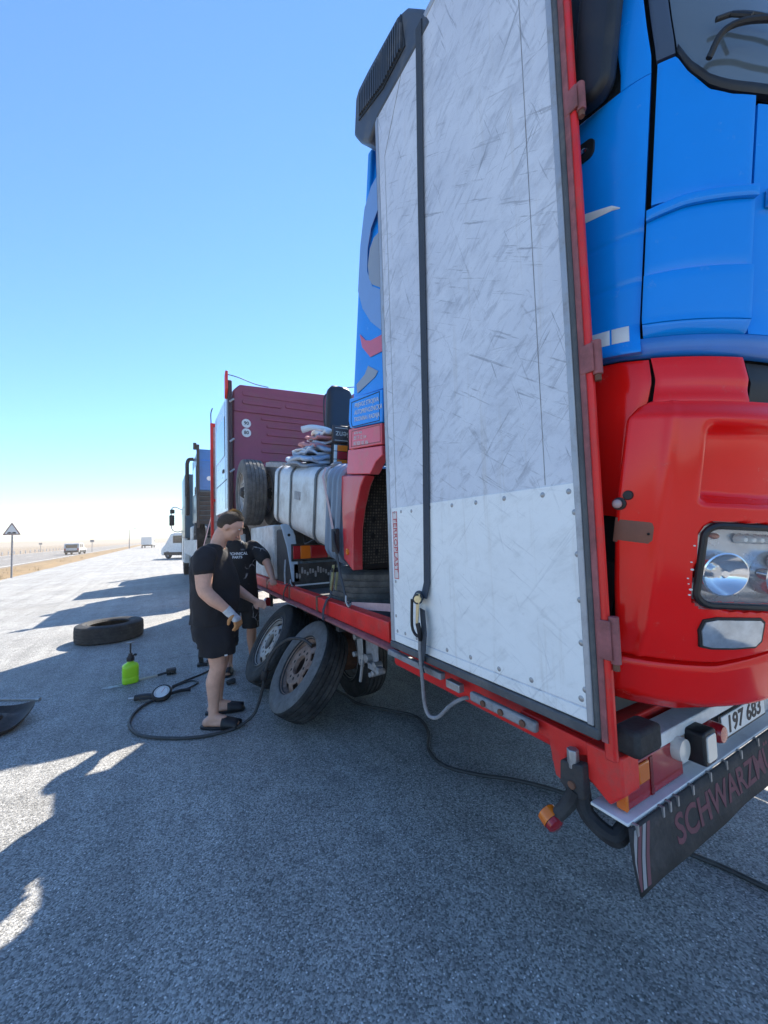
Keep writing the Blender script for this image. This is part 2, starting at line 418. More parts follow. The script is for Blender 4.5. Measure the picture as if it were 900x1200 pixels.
MB().prism(tri_r(.54, 2.27, .04), 'y', -.066, -.061).build('face', PAINTW, plate)
hump = [(-.18, 2.13), (.18, 2.13), (.18, 2.16)]+[(.18-.36*i/16, 2.165+.045*abs(math.sin(2*math.pi*i/16))) for i in range(1, 17)]
MB().prism(hump, 'y', -.070, -.0655).build('bump_symbol', TXTK, plate)

# row of low posts beyond the highway
post0 = None
for i in range(30):
    y = 40+i*3.4+random.uniform(-.2, .2)
    o = MB().lathe([(.0, .62), (.07, .60), (.085, .5), (.1, -.05)], n=8).build('guard_post', OFFW) if post0 is None else post0.copy()
    if post0 is None: post0 = o
    else: COL.objects.link(o)
    o.location = (-23.4+random.uniform(-.05, .05), y, -.05)
    tag(o, 'low pale guard post in the row along the far edge of the highway', 'post', 'guard posts beyond the highway')

def pole_sign(x, y, h, w, label):
    t = thing('roadside_board', label, 'road sign', (x, y, -.05))
    MB().cyl((0, 0, 0), (0, 0, h), .05, n=8).build('post', GREYMET, t)
    MB().box(-w/2, w/2, -.08, -.05, h-.7*w, h).build('board', GREYMET, t, bevel=.02)
pole_sign(-10.6, 88, 2.2, .6, 'small grey roadside board right of the pale car on the highway')
pole_sign(-22.6, 112, 2.0, .55, 'tiny far roadside board left of the pale car on the highway')
t = thing('lamp_post', 'tall thin lamp post with short arm far along the verge', 'lamp post', (-6.3, 112, 0))
MB().lathe([(.11, 0), (.10, 1), (.06, 4.6)], n=8).build('pole', GREYMET, t)
MB().tube([(0, 0, 4.5), (.3, 0, 4.75), (1.0, 0, 4.8)], .04, 6, 4).build('arm', GREYMET, t)
MB().box(.8, 1.5, -.12, .12, 4.72, 4.86).build('lamp_head', GREYMET, t, bevel=.03)


# loose grit scattered over the chip seal
gr = MB(); rnd = random.Random(11)
for k in range(3200):
    y = .35+rnd.random()**1.6*7; x = rnd.uniform(-2.2, 4.2) if y > 2 else rnd.uniform(-1.2, 3.2)
    r_ = rnd.uniform(.0016, .0042); a0 = rnd.uniform(0, 6.28); q = len(gr.v)
    gr.v += [Vector((x+r_*rnd.uniform(.7, 1.3)*math.cos(a0+a_), y+r_*rnd.uniform(.7, 1.3)*math.sin(a0+a_), .0005)) for a_ in (0, 1.6, 3.1, 4.7)]+[Vector((x, y, r_*rnd.uniform(.7, 1.2)))]
    gr.f += [(q, q+1, q+4), (q+1, q+2, q+4), (q+2, q+3, q+4), (q+3, q, q+4)]
tag(gr.build('loose_grit', mat('pale_grit', (.50, .48, .44), .8, var=.5, vscale=60), ang=None), 'loose pale grit scattered over the asphalt in the foreground', 'gravel', kind='stuff')
# ------------------------------------------------------------------ wheels and far vehicles
def tyre_mb(Rt, rb, W, n=96, groove=.011, blocks=True):
    b = MB(); H = W/2; side = []
    # outer half profile: bead -> sidewall -> shoulder
    prof = [(rb-.012, -H+.035), (rb+.004, -H+.012), (rb+.02, -H+.006), (rb+.035, -H+.010), (rb+.042, -H+.006), (rb+(Rt-rb)*.45, -H-.004), (rb+(Rt-rb)*.5, -H-.001), (rb+(Rt-rb)*.72, -H+.002), (Rt-.035, -H+.006), (Rt-.015, -H+.016)]
    b.lathe(prof, axis=(1, 0, 0), n=n)
    b.lathe([(r, -h) for r, h in prof][::-1], axis=(1, 0, 0), n=n)
    b.lathe([(rb-.012, -H+.035), (rb+.03, -H+.05), (Rt-.045, 0), (rb+.03, H-.05), (rb-.012, H-.035)], axis=(1, 0, 0), n=n//2)
    # tread
    e = H-.016; ribs = 5; gw = .012*W/.24
    pos = [(-e, -.015, 0)]
    rw = (2*e-.02-gw*(ribs-1))/ribs; x = -e+.01
    for i in range(ribs):
        pos += [(x, 0, i+1), (x+rw, 0, i+1)]; x += rw
        if i < ribs-1: pos += [(x+.0015, -groove, 0), (x+gw-.0015, -groove, 0)]; x += gw
    pos.append((e, -.015, 0)); k = len(pos); V = []; F = []; step = 4
    for a in range(n):
        an = 2*math.pi*a/n; ca, sa = math.cos(an), math.sin(an)
        for (h, d, rib) in pos:
            dd = d
            if blocks and rib and (a+rib*2) % step == 0 and rib in (1, 5, 3): dd = -groove*.7
            if blocks and rib in (2, 4) and (a+rib) % (step*2) == 0: dd = -groove*.5
            crown = -.008*(h/e)**2
            V.append((h, (Rt+dd+crown)*sa, (Rt+dd+crown)*ca))
    for a in range(n):
        a2 = (a+1) % n
        for q in range(k-1): F.append((a*k+q, a2*k+q, a2*k+q+1, a*k+q+1))
    return b.add(V, F)
def rim_mb(rb, W, n=60, holes=10, dish=.045):
    b = MB(); H = W/2
    b.lathe([(rb+.014, -H+.004), (rb+.018, -H+.012), (rb-.004, -H+.02), (rb-.012, -H+.05), (rb-.035, -H+.075), (rb-.04, 0), (rb-.012, H-.05), (rb+.012, H-.008)], axis=(1, 0, 0), n=n)
    # disc with hand holes
    prof = [(rb-.036, -H+.085), (rb*.88, -H+dish+.03), (rb*.79, -H+dish+.008), (rb*.68, -H+dish-.008), (rb*.64, -H+dish-.012), (rb*.60, -H+dish-.008), (rb*.34, -H+dish-.008), (rb*.33, -H+dish+.004), (rb*.325, -H+dish+.016)]
    k = len(prof); V = []; F = []; per = n//holes
    for th in (0, .008):
        for i in range(n):
            a = 2*math.pi*i/n
            for r, h in prof: V.append((h+th, r*math.sin(a), r*math.cos(a)))
    for th in (0, 1):
        for i in range(n):
            i2 = (i+1) % n
            for q in range(k-1):
                if q in (1, 2) and (i % per) in (0, 1, 2): continue
                F.append(tuple(x+th*n*k for x in (i*k+q, i2*k+q, i2*k+q+1, i*k+q+1)))
    return b.add(V, F)
def bolts_mb(rb, W, dish=.045, nb=10, r=.011, hole=False):
    b = MB(); h = -W/2+dish-.008
    for i in range(nb):
        a = 2*math.pi*i/nb; y, z = rb*.47*math.sin(a), rb*.47*math.cos(a)
        b.cyl((h-(.001 if hole else .022), y, z), (h+.003, y, z), r, n=6 if not hole else 10)
    return b
_wm = {}
def wheel_parts(parent, Rt, rb, W, tm, rm, holes=8, nuts=True, hub=True, matrix=None, dish=.045, n=96):
    """tyre, rim and nuts as parts of parent; local axis x, outer face towards -x"""
    key = (Rt, rb, W, tm.name, rm.name, holes, nuts, hub, dish, n)
    if key not in _wm:
        L = [('tyre', tyre_mb(Rt, rb, W, n).mesh('tyre', tm, 30)), ('rim', rim_mb(rb, W, n=holes*6, holes=holes, dish=dish).mesh('rim', rm, 40, flip=False))]
        L.append(('wheel_nuts', bolts_mb(rb, W, dish, r=.012 if nuts else .013, hole=not nuts).mesh('wheel_nuts', STEEL if nuts else DARK, 30)))
        L.append(('rim_shade_disc', MB().lathe([(.001, W/2-.03), (rb-.03, W/2-.03), (rb-.03, W/2-.02)], axis=(1, 0, 0), n=32).mesh('rim_shade_disc', DARK, 40, flip=False)))  # added dark disc stands in for shade behind the rim holes
        if hub: L.append(('hub', MB().lathe([(0, -W/2-.005), (rb*.2, -W/2), (rb*.25, -W/2+.02), (rb*.31, -W/2+.05), (rb*.31, W/2)], axis=(1, 0, 0), n=24).mesh('hub', CHASSIS, 40)))
        _wm[key] = L
    out = []
    for nm, me in _wm[key]:
        o = link(nm, me, parent); out.append(o)
        if nm == 'wheel_nuts': o['kind'] = 'stuff'
        if matrix is not None: o.matrix_local = matrix
    return out

def leaning_wheel(label, face_c, lean, Rt, rb, W, tm, rm, spin=0., side=None):
    # outer face centre, axis tilted up by lean towards -x
    ax = Vector((math.cos(lean), 0, -math.sin(lean)))        # from outer face to inner
    c = Vector(face_c)+ax*(W/2)
    e3 = Vector((math.sin(lean), 0, math.cos(lean))); e2 = Vector((0, 1, 0))
    M = Matrix((ax, e2, e3)).transposed() @ Matrix.Rotation(spin, 3, 'X')
    # drop to the ground exactly
    low = (c+ax*(W/2)-e3*Rt).z
    c.z -= low-.006
    t = thing('truck_wheel', label, 'wheel', c, M.to_euler())
    wheel_parts(t, Rt, rb, W, tm, rm, holes=8, nuts=False, hub=False, dish=.035)
    if side:
        H = W/2; MB().lathe([(rb+.008, -H+.008), (rb+.022, -H+.002), (rb+.045, -H+.001), (rb+(Rt-rb)*.45, -H-.008), (rb+(Rt-rb)*.72, -H-.003), (Rt-.030, -H+.002), (Rt-.016, -H+.012)], axis=(1, 0, 0), n=72).build('sidewall', side, t, ang=50)
    tag(t, group='removed truck wheels leaning under the trailer')
    return t
SIDEW = mat('scuffed_grey_rubber', (.15, .15, .15), .85, var=.3, vscale=10, dirt=(.05, .048, .046), damt=.45, dscale=9, bump=.25, bscale=60)
leaning_wheel('nearer leaning truck wheel with brown rusty rim and black hose across it', (1.0, 3.31, .472), R(34.8), .41, .245, .25, RUBBER, RIMR, .3, SIDEW)
leaning_wheel('farther leaning truck wheel with silver grey rim beside the standing man', (.964, 4.19, .486), R(33), .42, .245, .25, RUBBER, RIMW, .1)

def loose_tyre(label, c, Rt, rb, W, tm, tiltx=0, tilty=0):
    t = thing('loose_tyre', label, 'tyre', (c[0], c[1], c[2]), (tiltx, tilty, random.uniform(0, 6)))
    b = tyre_mb(Rt, rb, W, 96).xf(Matrix.Rotation(R(90), 4, 'Y'))
    b.xf(Matrix.Translation((0, 0, W/2)))
    b.build('tyre_body', tm, t, ang=30)
    return t
loose_tyre('black tyre without rim lying flat on the asphalt', (-.70, 7.85, .0), .47, .285, .27, RUBBER)
loose_tyre('dusty grey tyre lying flat on the trailer deck under the red wheel arch', (1.72, 2.98, 1.0), .5, .29, .27, RUBBER2)

def small_vehicle(name, label, cat, loc, rz, L, W, H, hood, mpaint, box=False, group=None):
    t = thing(name, label, cat, loc, (0, 0, rz), group)
    zb = .28
    if box:    # cab plus tall box
        MB().box(-W/2, W/2, -L/2, L/2-hood, .75, H).build('cargo_box', mpaint, t, bevel=.05)
        MB().prism([(L/2-hood+.08, .5), (L/2, .5), (L/2, 1.35), (L/2-.35, 2.25), (L/2-hood+.08, 2.35)], 'x', -W/2+.08, W/2-.08).build('cab', WHITE, t, bevel=.06)
        MB().box(-W/2+.02, -W/2+.075, L/2-hood+.3, L/2-.45, 1.4, 2.0).build('window', GLASSD, t); MB().box(W/2-.075, W/2-.02, L/2-hood+.3, L/2-.45, 1.4, 2.0).build('window', GLASSD, t)
        MB().box(-W/2+.3, W/2-.3, -L/2+.1, L/2-.2, .45, .74).build('chassis', CHASSIS, t)
    else:
        prof = [(-L/2, zb+.15), (-L/2+.05, zb), (L/2-.1, zb), (L/2, zb+.2), (L/2-.05, zb+.55), (L/2-hood, H*.58), (L/2-hood-.65, H-.04), (L/2-hood-1.1, H), (-L/2+.25, H-.02), (-L/2+.05, H*.6)]
        MB().prism(prof, 'x', -W/2, W/2).build('body', mpaint, t, bevel=.09, seg=3)
        for s in (-1, 1):
            x0 = s*(W/2+.004); x1 = s*(W/2-.05)
            for (ya, yb) in ((-L/2+.45, -L/2+1.45), (-L/2+1.6, L/2-hood-.95)):
                if yb-ya > .3: MB().box(min(x0, x1), max(x0, x1), ya, yb, H*.60, H*.90).build('window', GLASSD, t, bevel=.02)
            MB().box(min(x0, x1), max(x0, x1), -L/2+.3, L/2-.4, zb+.02, zb+.28).build('sill_cladding', BLACK, t)
        MB().box(-W*.38, W*.38, -L/2-.012 if H > 1.7 else -L/2+.02, -L/2+.2, H*.58, H*.88).build('rear_window', GLASSD, t, bevel=.02)
        for s in (-1, 1): MB().box(s*W*.42-.09, s*W*.42+.09, -L/2-.02, -L/2+.1, H*.36, H*.55).build('tail_light', REDLENS, t, bevel=.02)
        MB().box(-W*.47, W*.47, -L/2-.06, -L/2+.1, zb+.05, zb+.3).build('bumper', BLACK, t, bevel=.03)
    for s in (-1, 1):
        for y in (-L/2+.85, L/2-.85):
            w = MB().lathe([(.2, -.1), (.31, -.1), (.33, -.06), (.33, .06), (.31, .1), (.2, .1)], (s*(W/2-.1), y, .33), (s, 0, 0), n=24, closed=True).build('tyre', RUBBER, t)
            MB().lathe([(0, .06), (.12, .07), (.2, .04), (.2, -.05)], (s*(W/2-.1), y, .33), (s, 0, 0), n=20).build('rim', GREYMET, w)
    return t
small_vehicle('parked_van', 'white van with dark lower cladding parked beyond the blue truck', 'van', (2.15, 38.6, 0), R(38), 4.4, 1.85, 2.2, .55, WHITE)
small_vehicle('highway_car', 'pale car driving on the highway left of the verge', 'car', (-10.9, 74, 0), R(-4), 4.5, 1.8, 1.62, 1.2, OFFW)
small_vehicle('box_truck', 'small far white box truck on the apron near the horizon', 'truck', (-2.4, 112, 0), R(-6), 6.0, 2.2, 2.6, 1.9, WHITE, box=True)
small_vehicle('distant_van', 'tiny white van parked far beyond the box truck', 'van', (4.6, 150, 0), R(20), 5.0, 2.0, 2.3, 1.1, OFFW)
# ------------------------------------------------------------------ the trailer
TR = thing('flatbed_trailer', 'red flatbed truck trailer with tall white rear door folded along its side', 'trailer', (2.4, 5.0, 0))
def T(mb, name, m, parent=None, **k): return mb.build(name, m, parent or TR, world=True, **k)
DECKM = mat('grey_deck_board', (.075, .078, .082), .8, var=.25, vscale=5, dirt=(.19, .16, .13), damt=.4, dscale=4, bump=.3, bscale=50)
T(MB().box(1.215, 3.585, .80, 9.9, .93, .995), 'deck', DECKM)
for (xa, sgn) in ((1.135, 1), (3.665, -1)):
    P = lambda pts: [(xa+sgn*(x-1.135), z) for x, z in pts]
    r_ = T(MB().prism(P([(1.135, 1.045), (1.205, 1.05), (1.205, .925), (1.145, .925), (1.135, .945)]), 'y', 1.975, 9.9), 'side_rail', RED, bevel=.006)
    T(MB().prism(P([(1.120, .918), (1.205, .922), (1.205, .895), (1.108, .895), (1.108, .912)]), 'y', 1.90, 9.9), 'rail_flange', MAUVE, r_, bevel=.004)
    T(MB().prism(P([(1.165, .925), (1.215, .925), (1.215, .80), (1.175, .80), (1.165, .82)]), 'y', .93, 1.97), 'rear_sill', RED, bevel=.006)
    for y in (3.15, 3.95, 4.9, 6.1, 7.4, 8.7):
        T(MB().box(*sorted((xa-sgn*.004, xa+sgn*.05)), y-.02, y+.02, .93, 1.052), 'lashing_bracket', RUST, bevel=.004)
for x in (1.75, 2.95):
    T(MB().box(x-.05, x+.05, .85, 9.6, .60, .62).box(x-.008, x+.008, .85, 9.6, .62, .905).box(x-.05, x+.05, .85, 9.6, .905, .925), 'chassis_beam', CHASSIS)
for y in (1.1, 2.0, 2.9, 4.9, 5.9, 6.9, 7.9, 8.9):
    T(MB().box(1.21, 3.59, y-.03, y+.03, .80, .928), 'cross_member', CHASSIS)
for y in (3.55, 4.5):
    T(MB().cyl((1.42, y, .46), (3.4, y, .46), .06, n=14), 'axle', CHASSIS)
    T(MB().lathe([(0, 0), (.13, .0), (.19, .02), (.2, .16), (.12, .18)], (1.44, y, .46), (1, 0, 0), n=28), 'brake_drum', RUST)
    for x in (1.75, 2.95): T(MB().box(x-.04, x+.04, y-.35, y+.35, .50, .57), 'leaf_spring', CHASSIS)
for y in (3.55, 4.5):
    for xx in (3.18, 3.47):
        M = Matrix.Translation((xx-2.4, y-5.0, .43)) @ Matrix.Rotation(math.pi, 4, 'Z')
        wheel_parts(TR, .42, .245, .25, RUBBER, RIMW, holes=10, nuts=True, hub=True, matrix=M, n=72)
    M = Matrix.Translation((1.68-2.4, y-5.0, .43))
    wheel_parts(TR, .42, .245, .25, RUBBER, RIMW, holes=10, nuts=True, hub=True, matrix=M, n=72)
# mudguard sheets above the axles
for y in (3.55, 4.5):
    mg = MB()
    for i in range(11):
        a = R(20+140*i/10); mg.v += [Vector((x, y+.47*math.cos(a), .41+.47*math.sin(a))) for x in (1.5, 1.9)]
    for i in range(10): k = 2*i; mg.f.append((k, k+1, k+3, k+2))
    T(mg, 'mudguard', BLACK, flip=False)
# side marker: red round lamp on a bracket under the rail
b = T(MB().box(1.19, 1.22, 4.96, 5.04, .70, .90), 'lamp_bracket', CHASSIS)
T(MB().lathe([(0, -.03), (.045, -.03), (.05, -.02), (.05, .05), (0, .05)], (1.17, 5.0, .755), (0, 1, 0), n=20), 'marker_lamp', REDLENS, b)
# brake linkage hanging under the rail
lk = T(MB().box(1.30, 1.312, 2.42, 2.60, .62, .80), 'brake_linkage', GREYMET, bevel=.004)
T(MB().prism([(2.60, .80), (2.69, .78), (2.66, .60), (2.59, .60)], 'x', 1.27, 1.28), 'link_plate', STEEL, lk, bevel=.003)
for (y, z, r) in ((2.70, .79, .022), (2.72, .66, .02), (2.62, .63, .018), (2.52, .68, .03), (2.43, .60, .02), (2.40, .66, .026), (2.36, .63, .02), (2.47, .58, .017)):
    T(MB().cyl((1.255, y, z), (1.315, y, z), r, n=10), 'link_pin', STEEL, lk, bevel=.003)
T(MB().cyl((1.26, 2.56, .70), (1.25, 2.60, .50), .011, n=8), 'lever', STEEL, lk)
T(MB().box(1.26, 1.30, 2.34, 2.50, .62, .66), 'clevis', GREYMET, lk, bevel=.005)

# ---- rear frame
post = T(MB().box(1.083, 1.103, .660, .692, .90, 4.08), 'rear_post', RED, bevel=.006)
T(MB().box(1.078, 1.0835, .676, .693, .95, 4.0), 'post_edge', MAUVE, post)
T(MB().box(3.60, 3.69, .665, .73, .76, 4.08), 'rear_post', RED, bevel=.006)
for z, L, m_ in ((2.84, .085, MAUVE), (2.04, .10, MAUVE), (1.235, .13, MAUVE)):
    hg = T(MB().cyl((1.098, .650, z-L/2), (1.098, .650, z+L/2), .0135, n=12), 'hinge', m_, bevel=.002)
    T(MB().box(1.076, 1.084, .650, .69, z-L*.42, z+L*.42), 'hinge_leaf', m_, hg, bevel=.003)
    T(MB().cyl((1.098, .650, z-L/2-.018), (1.098, .650, z-L/2-.001), .009, n=8), 'hinge_pin', RUST, hg)
T(MB().prism([(.662, .905), (.77, .905), (.77, .80), (.705, .757), (.662, .80)], 'x', 1.115, 1.20), 'post_foot', RED, bevel=.006)
T(MB().prism([(.772, .90), (1.02, .905), (1.05, .86), (.91, .85), (.89, .745), (.85, .735), (.845, .83), (.772, .86)], 'x', 1.125, 1.15), 'gusset_plate', RED, bevel=.004)
T(MB().box(1.16, 3.64, .76, .93, .76, .92), 'rear_crossbeam', RED, bevel=.006)
br = T(MB().prism([(.765, .845), (.84, .83), (.845, .76), (.80, .735), (.765, .745)], 'x', 1.085, 1.124), 'bolt_bracket', CHASSIS, bevel=.006)
T(MB().cyl((1.10, .803, .82), (1.10, .803, .875), .018, n=6), 'bolt', STEEL, br, bevel=.003)
T(MB().cyl((1.078, .80, .775), (1.086, .80, .775), .012, n=8), 'nut', RUST, br)
# hanging marker lamp on a rubber arm
arm = T(MB().tube([(1.10, .80, .755), (1.088, .815, .715), (1.065, .84, .672), (1.052, .852, .655)], lambda q: .024-.006*q, 10, 4), 'marker_arm', RUBBER)
d = Vector((-.1, -.75, -.35)).normalized()
T(MB().lathe([(0, -.03), (.028, -.03), (.03, 0)], (1.052, .852, .652), d, n=18), 'marker_housing', BLACK, arm)
T(MB().lathe([(.0305, -.028), (.031, .0), (.0305, .002)], (1.052, .852, .652), d, n=18), 'marker_ring', ORANGE, arm)
T(MB().lathe([(.029, .003), (.027, .016), (.018, .022), (0, .024)], (1.052, .852, .652), d, n=18), 'marker_lens', REDLENS, arm)
# rubber bump stop, beam, lamps, shelf, flap
T(MB().box(1.135, 1.265, .625, .70, .905, .980), 'bump_stop', RUBBER, bevel=.014)
T(MB().tube([(1.115, .79, .76), (1.105, .77, .70), (1.11, .70, .675), (1.14, .685, .69), (1.17, .69, .70)], .024, 10, 5), 'bumper_end', RUBBER)
T(MB().box(1.29, 3.60, .668, .74, .868, .908), 'white_beam', WHITE, bevel=.004)
T(MB().box(1.205, 3.60, .70, .758, .745, .866), 'lamp_panel', OFFW)
T(MB().prism([(1.105, .733), (3.64, .733), (3.64, .742), (1.105, .742)], 'y', .650, .758), 'bumper_shelf', WHITE, bevel=.002)
hs = T(MB().box(1.145, 1.47, .672, .699, .745, .866), 'tail_light', REDLENS, bevel=.006)
T(MB().box(1.205, 1.262, .666, .674, .80, .857), 'indicator_lens', ORANGE, hs, bevel=.004)
T(MB().box(1.138, 1.150, .669, .70, .747, .80), 'side_lens', ORANGE, hs, bevel=.003)
T(MB().lathe([(0, -.028), (.034, -.026), (.036, -.015), (.036, .01)], (1.43, .672, .842), (0, 1, 0), n=20), 'reverse_lens', CLEAR, hs)
T(MB().box(1.27, 1.285, .669, .673, .75, .86), 'lens_seam', mat('dark_red_lens', (.16, .006, .01), .25), hs)
wl = T(MB().prism(rrect(1.525, .838, .085, .105, .014), 'y', .615, .672), 'work_lamp', BLACK, bevel=.006)
T(MB().prism(rrect(1.525, .838, .062, .082, .01), 'y', .611, .617), 'work_lamp_lens', CLEAR, wl, bevel=.002)
T(MB().lathe([(0, -.045), (.026, -.043), (.032, -.032), (.034, 0), (.034, .03)], (1.66, .672, .835), (0, 1, 0), n=22), 'round_tail_lamp', REDLENS)
pl = T(MB().box(1.715, 2.13, .664, .668, .775, .866), 'plate_holder', BLACK, bevel=.004)
npl = T(MB().box(1.73, 2.115, .660, .6645, .785, .862), 'number_plate', WHITE, pl, bevel=.002)
text('plate_number', '197 683', .082, (1.922, .6592, .823), (1, 0, 0), (0, 0, 1), TXTK, pl, True, sx=1.15, bold=.002)
FLAP = mat('weathered_black_flap', (.028, .027, .027), .75, var=.3, vscale=10, dirt=(.11, .09, .08), damt=.4, dscale=8, bump=.3, bscale=50)
fm = MB(); nx = 60
for i in range(nx+1):
    x = 1.098+2.5*i/nx
    for z, dy in ((.736, 0), (.70, -.004), (.66, -.010), (.625, -.018), (.588+.0015*math.sin(i*.9), -.028+.002*math.sin(i*.5))):
        xx = x-(.014*(.736-z)/.15 if i == 0 else 0)
        fm.v.append(Vector((xx, .646+dy, z)))
for i in range(nx):
    for j in range(4): k = i*5+j; fm.f.append((k, k+5, k+6, k+1))
fo = T(fm, 'mud_flap_board', FLAP, flip=False)
sm_ = fo.modifiers.new('thick', 'SOLIDIFY'); sm_.thickness = .006; sm_.offset = -1
for i, xx in enumerate((1.118, 1.139, 1.160, 1.181)):
    q = MB()
    for zz, dy in ((.728, -.0055), (.70, -.0095), (.66, -.0155), (.625, -.0235), (.60, -.030)):
        off = (.72-zz)*.45
        q.v += [Vector((max(1.099-(.736-zz)*.095, xx-.008-off), .646+dy-.0015, zz)), Vector((max(1.0995-(.736-zz)*.095, xx+.008-off), .646+dy-.0015, zz))]
    for j in range(4): k = 2*j; q.f.append((k, k+1, k+3, k+2))
    T(q, 'reflective_stripe', [mat('grey_reflective', (.30, .29, .29), .6), mat('dull_red_stripe', (.16, .06, .07), .7)][i % 2], fo, flip=False)
# lettering follows the slight bow of the flap
tm_ = text_mesh('SCHWARZMÜLLER', .104, depth=.0006, align='LEFT', sx=1.12, shear=.12, bold=.0022)
for v_ in tm_.vertices:
    x, y, z = v_.co; zz = .656+y*.96
    dy = -.028*max(0, (.736-zz)/.148)**1.6
    v_.co = (1.30+x, .646+dy-.0075-z, zz)
tm_.materials.clear(); tm_.materials.append(TXTR)
link('maker_lettering', tm_, fo)
cl = None
for x in (1.125, 1.26, 1.30, 1.345, 1.44, 1.56, 1.68, 1.80, 1.95):
    T(MB().box(x-.004, x+.004, .634, .652, .712, .740), 'flap_clip', STEEL, fo)

# ---- folded rear door
DOORM = bpy.data.materials.new('scratched_white_grp'); DOORM.use_nodes = True
def door_nodes(m, base, tint, amt):
    n, l = m.node_tree.nodes, m.node_tree.links; b = n['Principled BSDF']
    tc = n.new('ShaderNodeTexCoord')
    def scr(scale, rot, sx, sy, lo, hi):
        mp = n.new('ShaderNodeMapping'); mp.vector_type = 'TEXTURE'; mp.inputs['Rotation'].default_value = (R(rot), 0, 0); mp.inputs['Scale'].default_value = (1, 1/sx, 1/sy)
        l.new(tc.outputs['Object'], mp.inputs[0])
        z = n.new('ShaderNodeTexNoise'); z.inputs['Scale'].default_value = scale; z.inputs['Detail'].default_value = 10; z.inputs['Roughness'].default_value = .72
        l.new(mp.outputs[0], z.inputs['Vector'])
        q = n.new('ShaderNodeMapRange'); q.inputs[1].default_value = lo; q.inputs[2].default_value = hi; l.new(z.outputs['Fac'], q.inputs[0]); return q.outputs[0]
    col = n.new('ShaderNodeRGB'); col.outputs[0].default_value = (*base, 1); cur = col.outputs[0]
    d1 = tuple(q*.62 for q in tint); d2 = (.16, .17, .20)
    for (args, c, k) in (((1.6, 0, 1, 1, .36, .66), tint, .75*amt), ((6., 20, .7, 1.2, .50, .66), d1, .42*amt), ((15., -30, .5, 1.6, .52, .64), d1, .62*amt),
                         ((26., 33, .10, 2.2, .585, .62), d2, .75*amt), ((30., -48, .08, 2.0, .60, .63), d2, .8*amt), ((34., 72, .07, 1.8, .61, .64), d2, .75*amt), ((22., 12, .09, 2.4, .62, .645), d2, .6*amt),
                         ((40., -12, .06, 2.2, .60, .625), (.80, .81, .82), .5*amt), ((9., 55, .3, 1.5, .63, .70), d2, .5*amt), ((11., 0, 2.2, .10, .56, .70), (.44, .39, .32), .30), ((30., 5, 1, 1, .66, .74), (.26, .20, .13), .7*amt)):
        f = scr(*args)
        if args[2] < .15:
            mk = scr(1.7+args[0]*.02, args[1]*2, 1, 1, .36, .58); mq = n.new('ShaderNodeMath'); mq.operation = 'MULTIPLY'; l.new(f, mq.inputs[0]); l.new(mk, mq.inputs[1]); f = mq.outputs[0]
        mm = n.new('ShaderNodeMath'); mm.operation = 'MULTIPLY'; mm.inputs[1].default_value = k; l.new(f, mm.inputs[0])
        mx = n.new('ShaderNodeMix'); mx.data_type = 'RGBA'; l.new(mm.outputs[0], mx.inputs[0]); l.new(cur, mx.inputs[6]); mx.inputs[7].default_value = (*c, 1); cur = mx.outputs[2]
    l.new(cur, b.inputs['Base Color']); b.inputs['Roughness'].default_value = .48; b.inputs['Specular IOR Level'].default_value = .4
    z = n.new('ShaderNodeTexNoise'); z.inputs['Scale'].default_value = 16; z.inputs['Detail'].default_value = 6; l.new(tc.outputs['Object'], z.inputs['Vector'])
    bp = n.new('ShaderNodeBump'); bp.inputs['Strength'].default_value = .25; bp.inputs['Distance'].default_value = .004; l.new(z.outputs['Fac'], bp.inputs['Height']); l.new(bp.outputs[0], b.inputs['Normal'])
door_nodes(DOORM, (.70, .725, .77), (.52, .55, .62), .78)
KICKM = bpy.data.materials.new('scratched_kick_plate'); KICKM.use_nodes = True
door_nodes(KICKM, (.86, .87, .85), (.74, .75, .72), .34)
Y0, Y1, Z0, Z1 = .716, 1.832, .985, 3.975
door = T(MB().box(1.076, 1.128, Y0, Y1, Z0, Z1), 'rear_door', DOORM, bevel=.004)
door['label'] = 'tall scratched white door panel folded back and strapped along the trailer side'
# seams and trims are thin strips proud of the skin
T(MB().box(1.073, 1.0765, Y0+.005, 1.795, Z0+.045, 1.685), 'kick_plate', KICKM, door, bevel=.0015)
T(MB().box(1.073, 1.0765, Y0+.005, 1.795, Z0+.004, Z0+.040), 'kick_plate_lower_strip', KICKM, door, bevel=.0015)
SEAM = mat('door_edge_trim', (.40, .42, .45), .45, .3, var=.15, dirt=(.2, .18, .16), damt=.35, dscale=12)
GASK = mat('grey_door_gasket', (.085, .09, .095), .75, var=.25, dirt=(.2, .18, .16), damt=.35, dscale=10)
T(MB().box(1.0725, 1.079, Y1-.025, Y1+.004, Z0, Z1), 'edge_trim', SEAM, door, bevel=.002)
T(MB().box(1.070, 1.079, Y0-.006, Y0+.014, Z0, Z1), 'edge_trim', SEAM, door, bevel=.003)
T(MB().box(1.0725, 1.079, Y0, Y1, Z1-.03, Z1+.004), 'edge_trim', SEAM, door, bevel=.002)
T(MB().box(1.072, 1.13, Y0-.022, Y0-.006, Z0-.03, Z1+.01), 'gasket', GASK, door, bevel=.005)
T(MB().box(1.068, 1.135, Y0-.02, Y1+.012, Z0-.035, Z0-.002), 'gasket', GASK, door, bevel=.006)
T(MB().box(1.075, 1.13, Y1+.004, Y1+.012, Z0, Z1), 'gasket', GASK, door, bevel=.003)
for y in (Y1-.085, Y0+.115):
    T(MB().box(1.0752, 1.0765, y-.0013, y+.0013, 1.69, Z1-.35 if y > 1.5 else Z1-.03), 'seam_line', GREYMET, door)
T(MB().beam((1.0758, Y1-.085, Z1-.35), (1.0758, Y1-.30, Z1-.03), .0013, .003, (1, 0, 0)), 'seam_line', GREYMET, door)
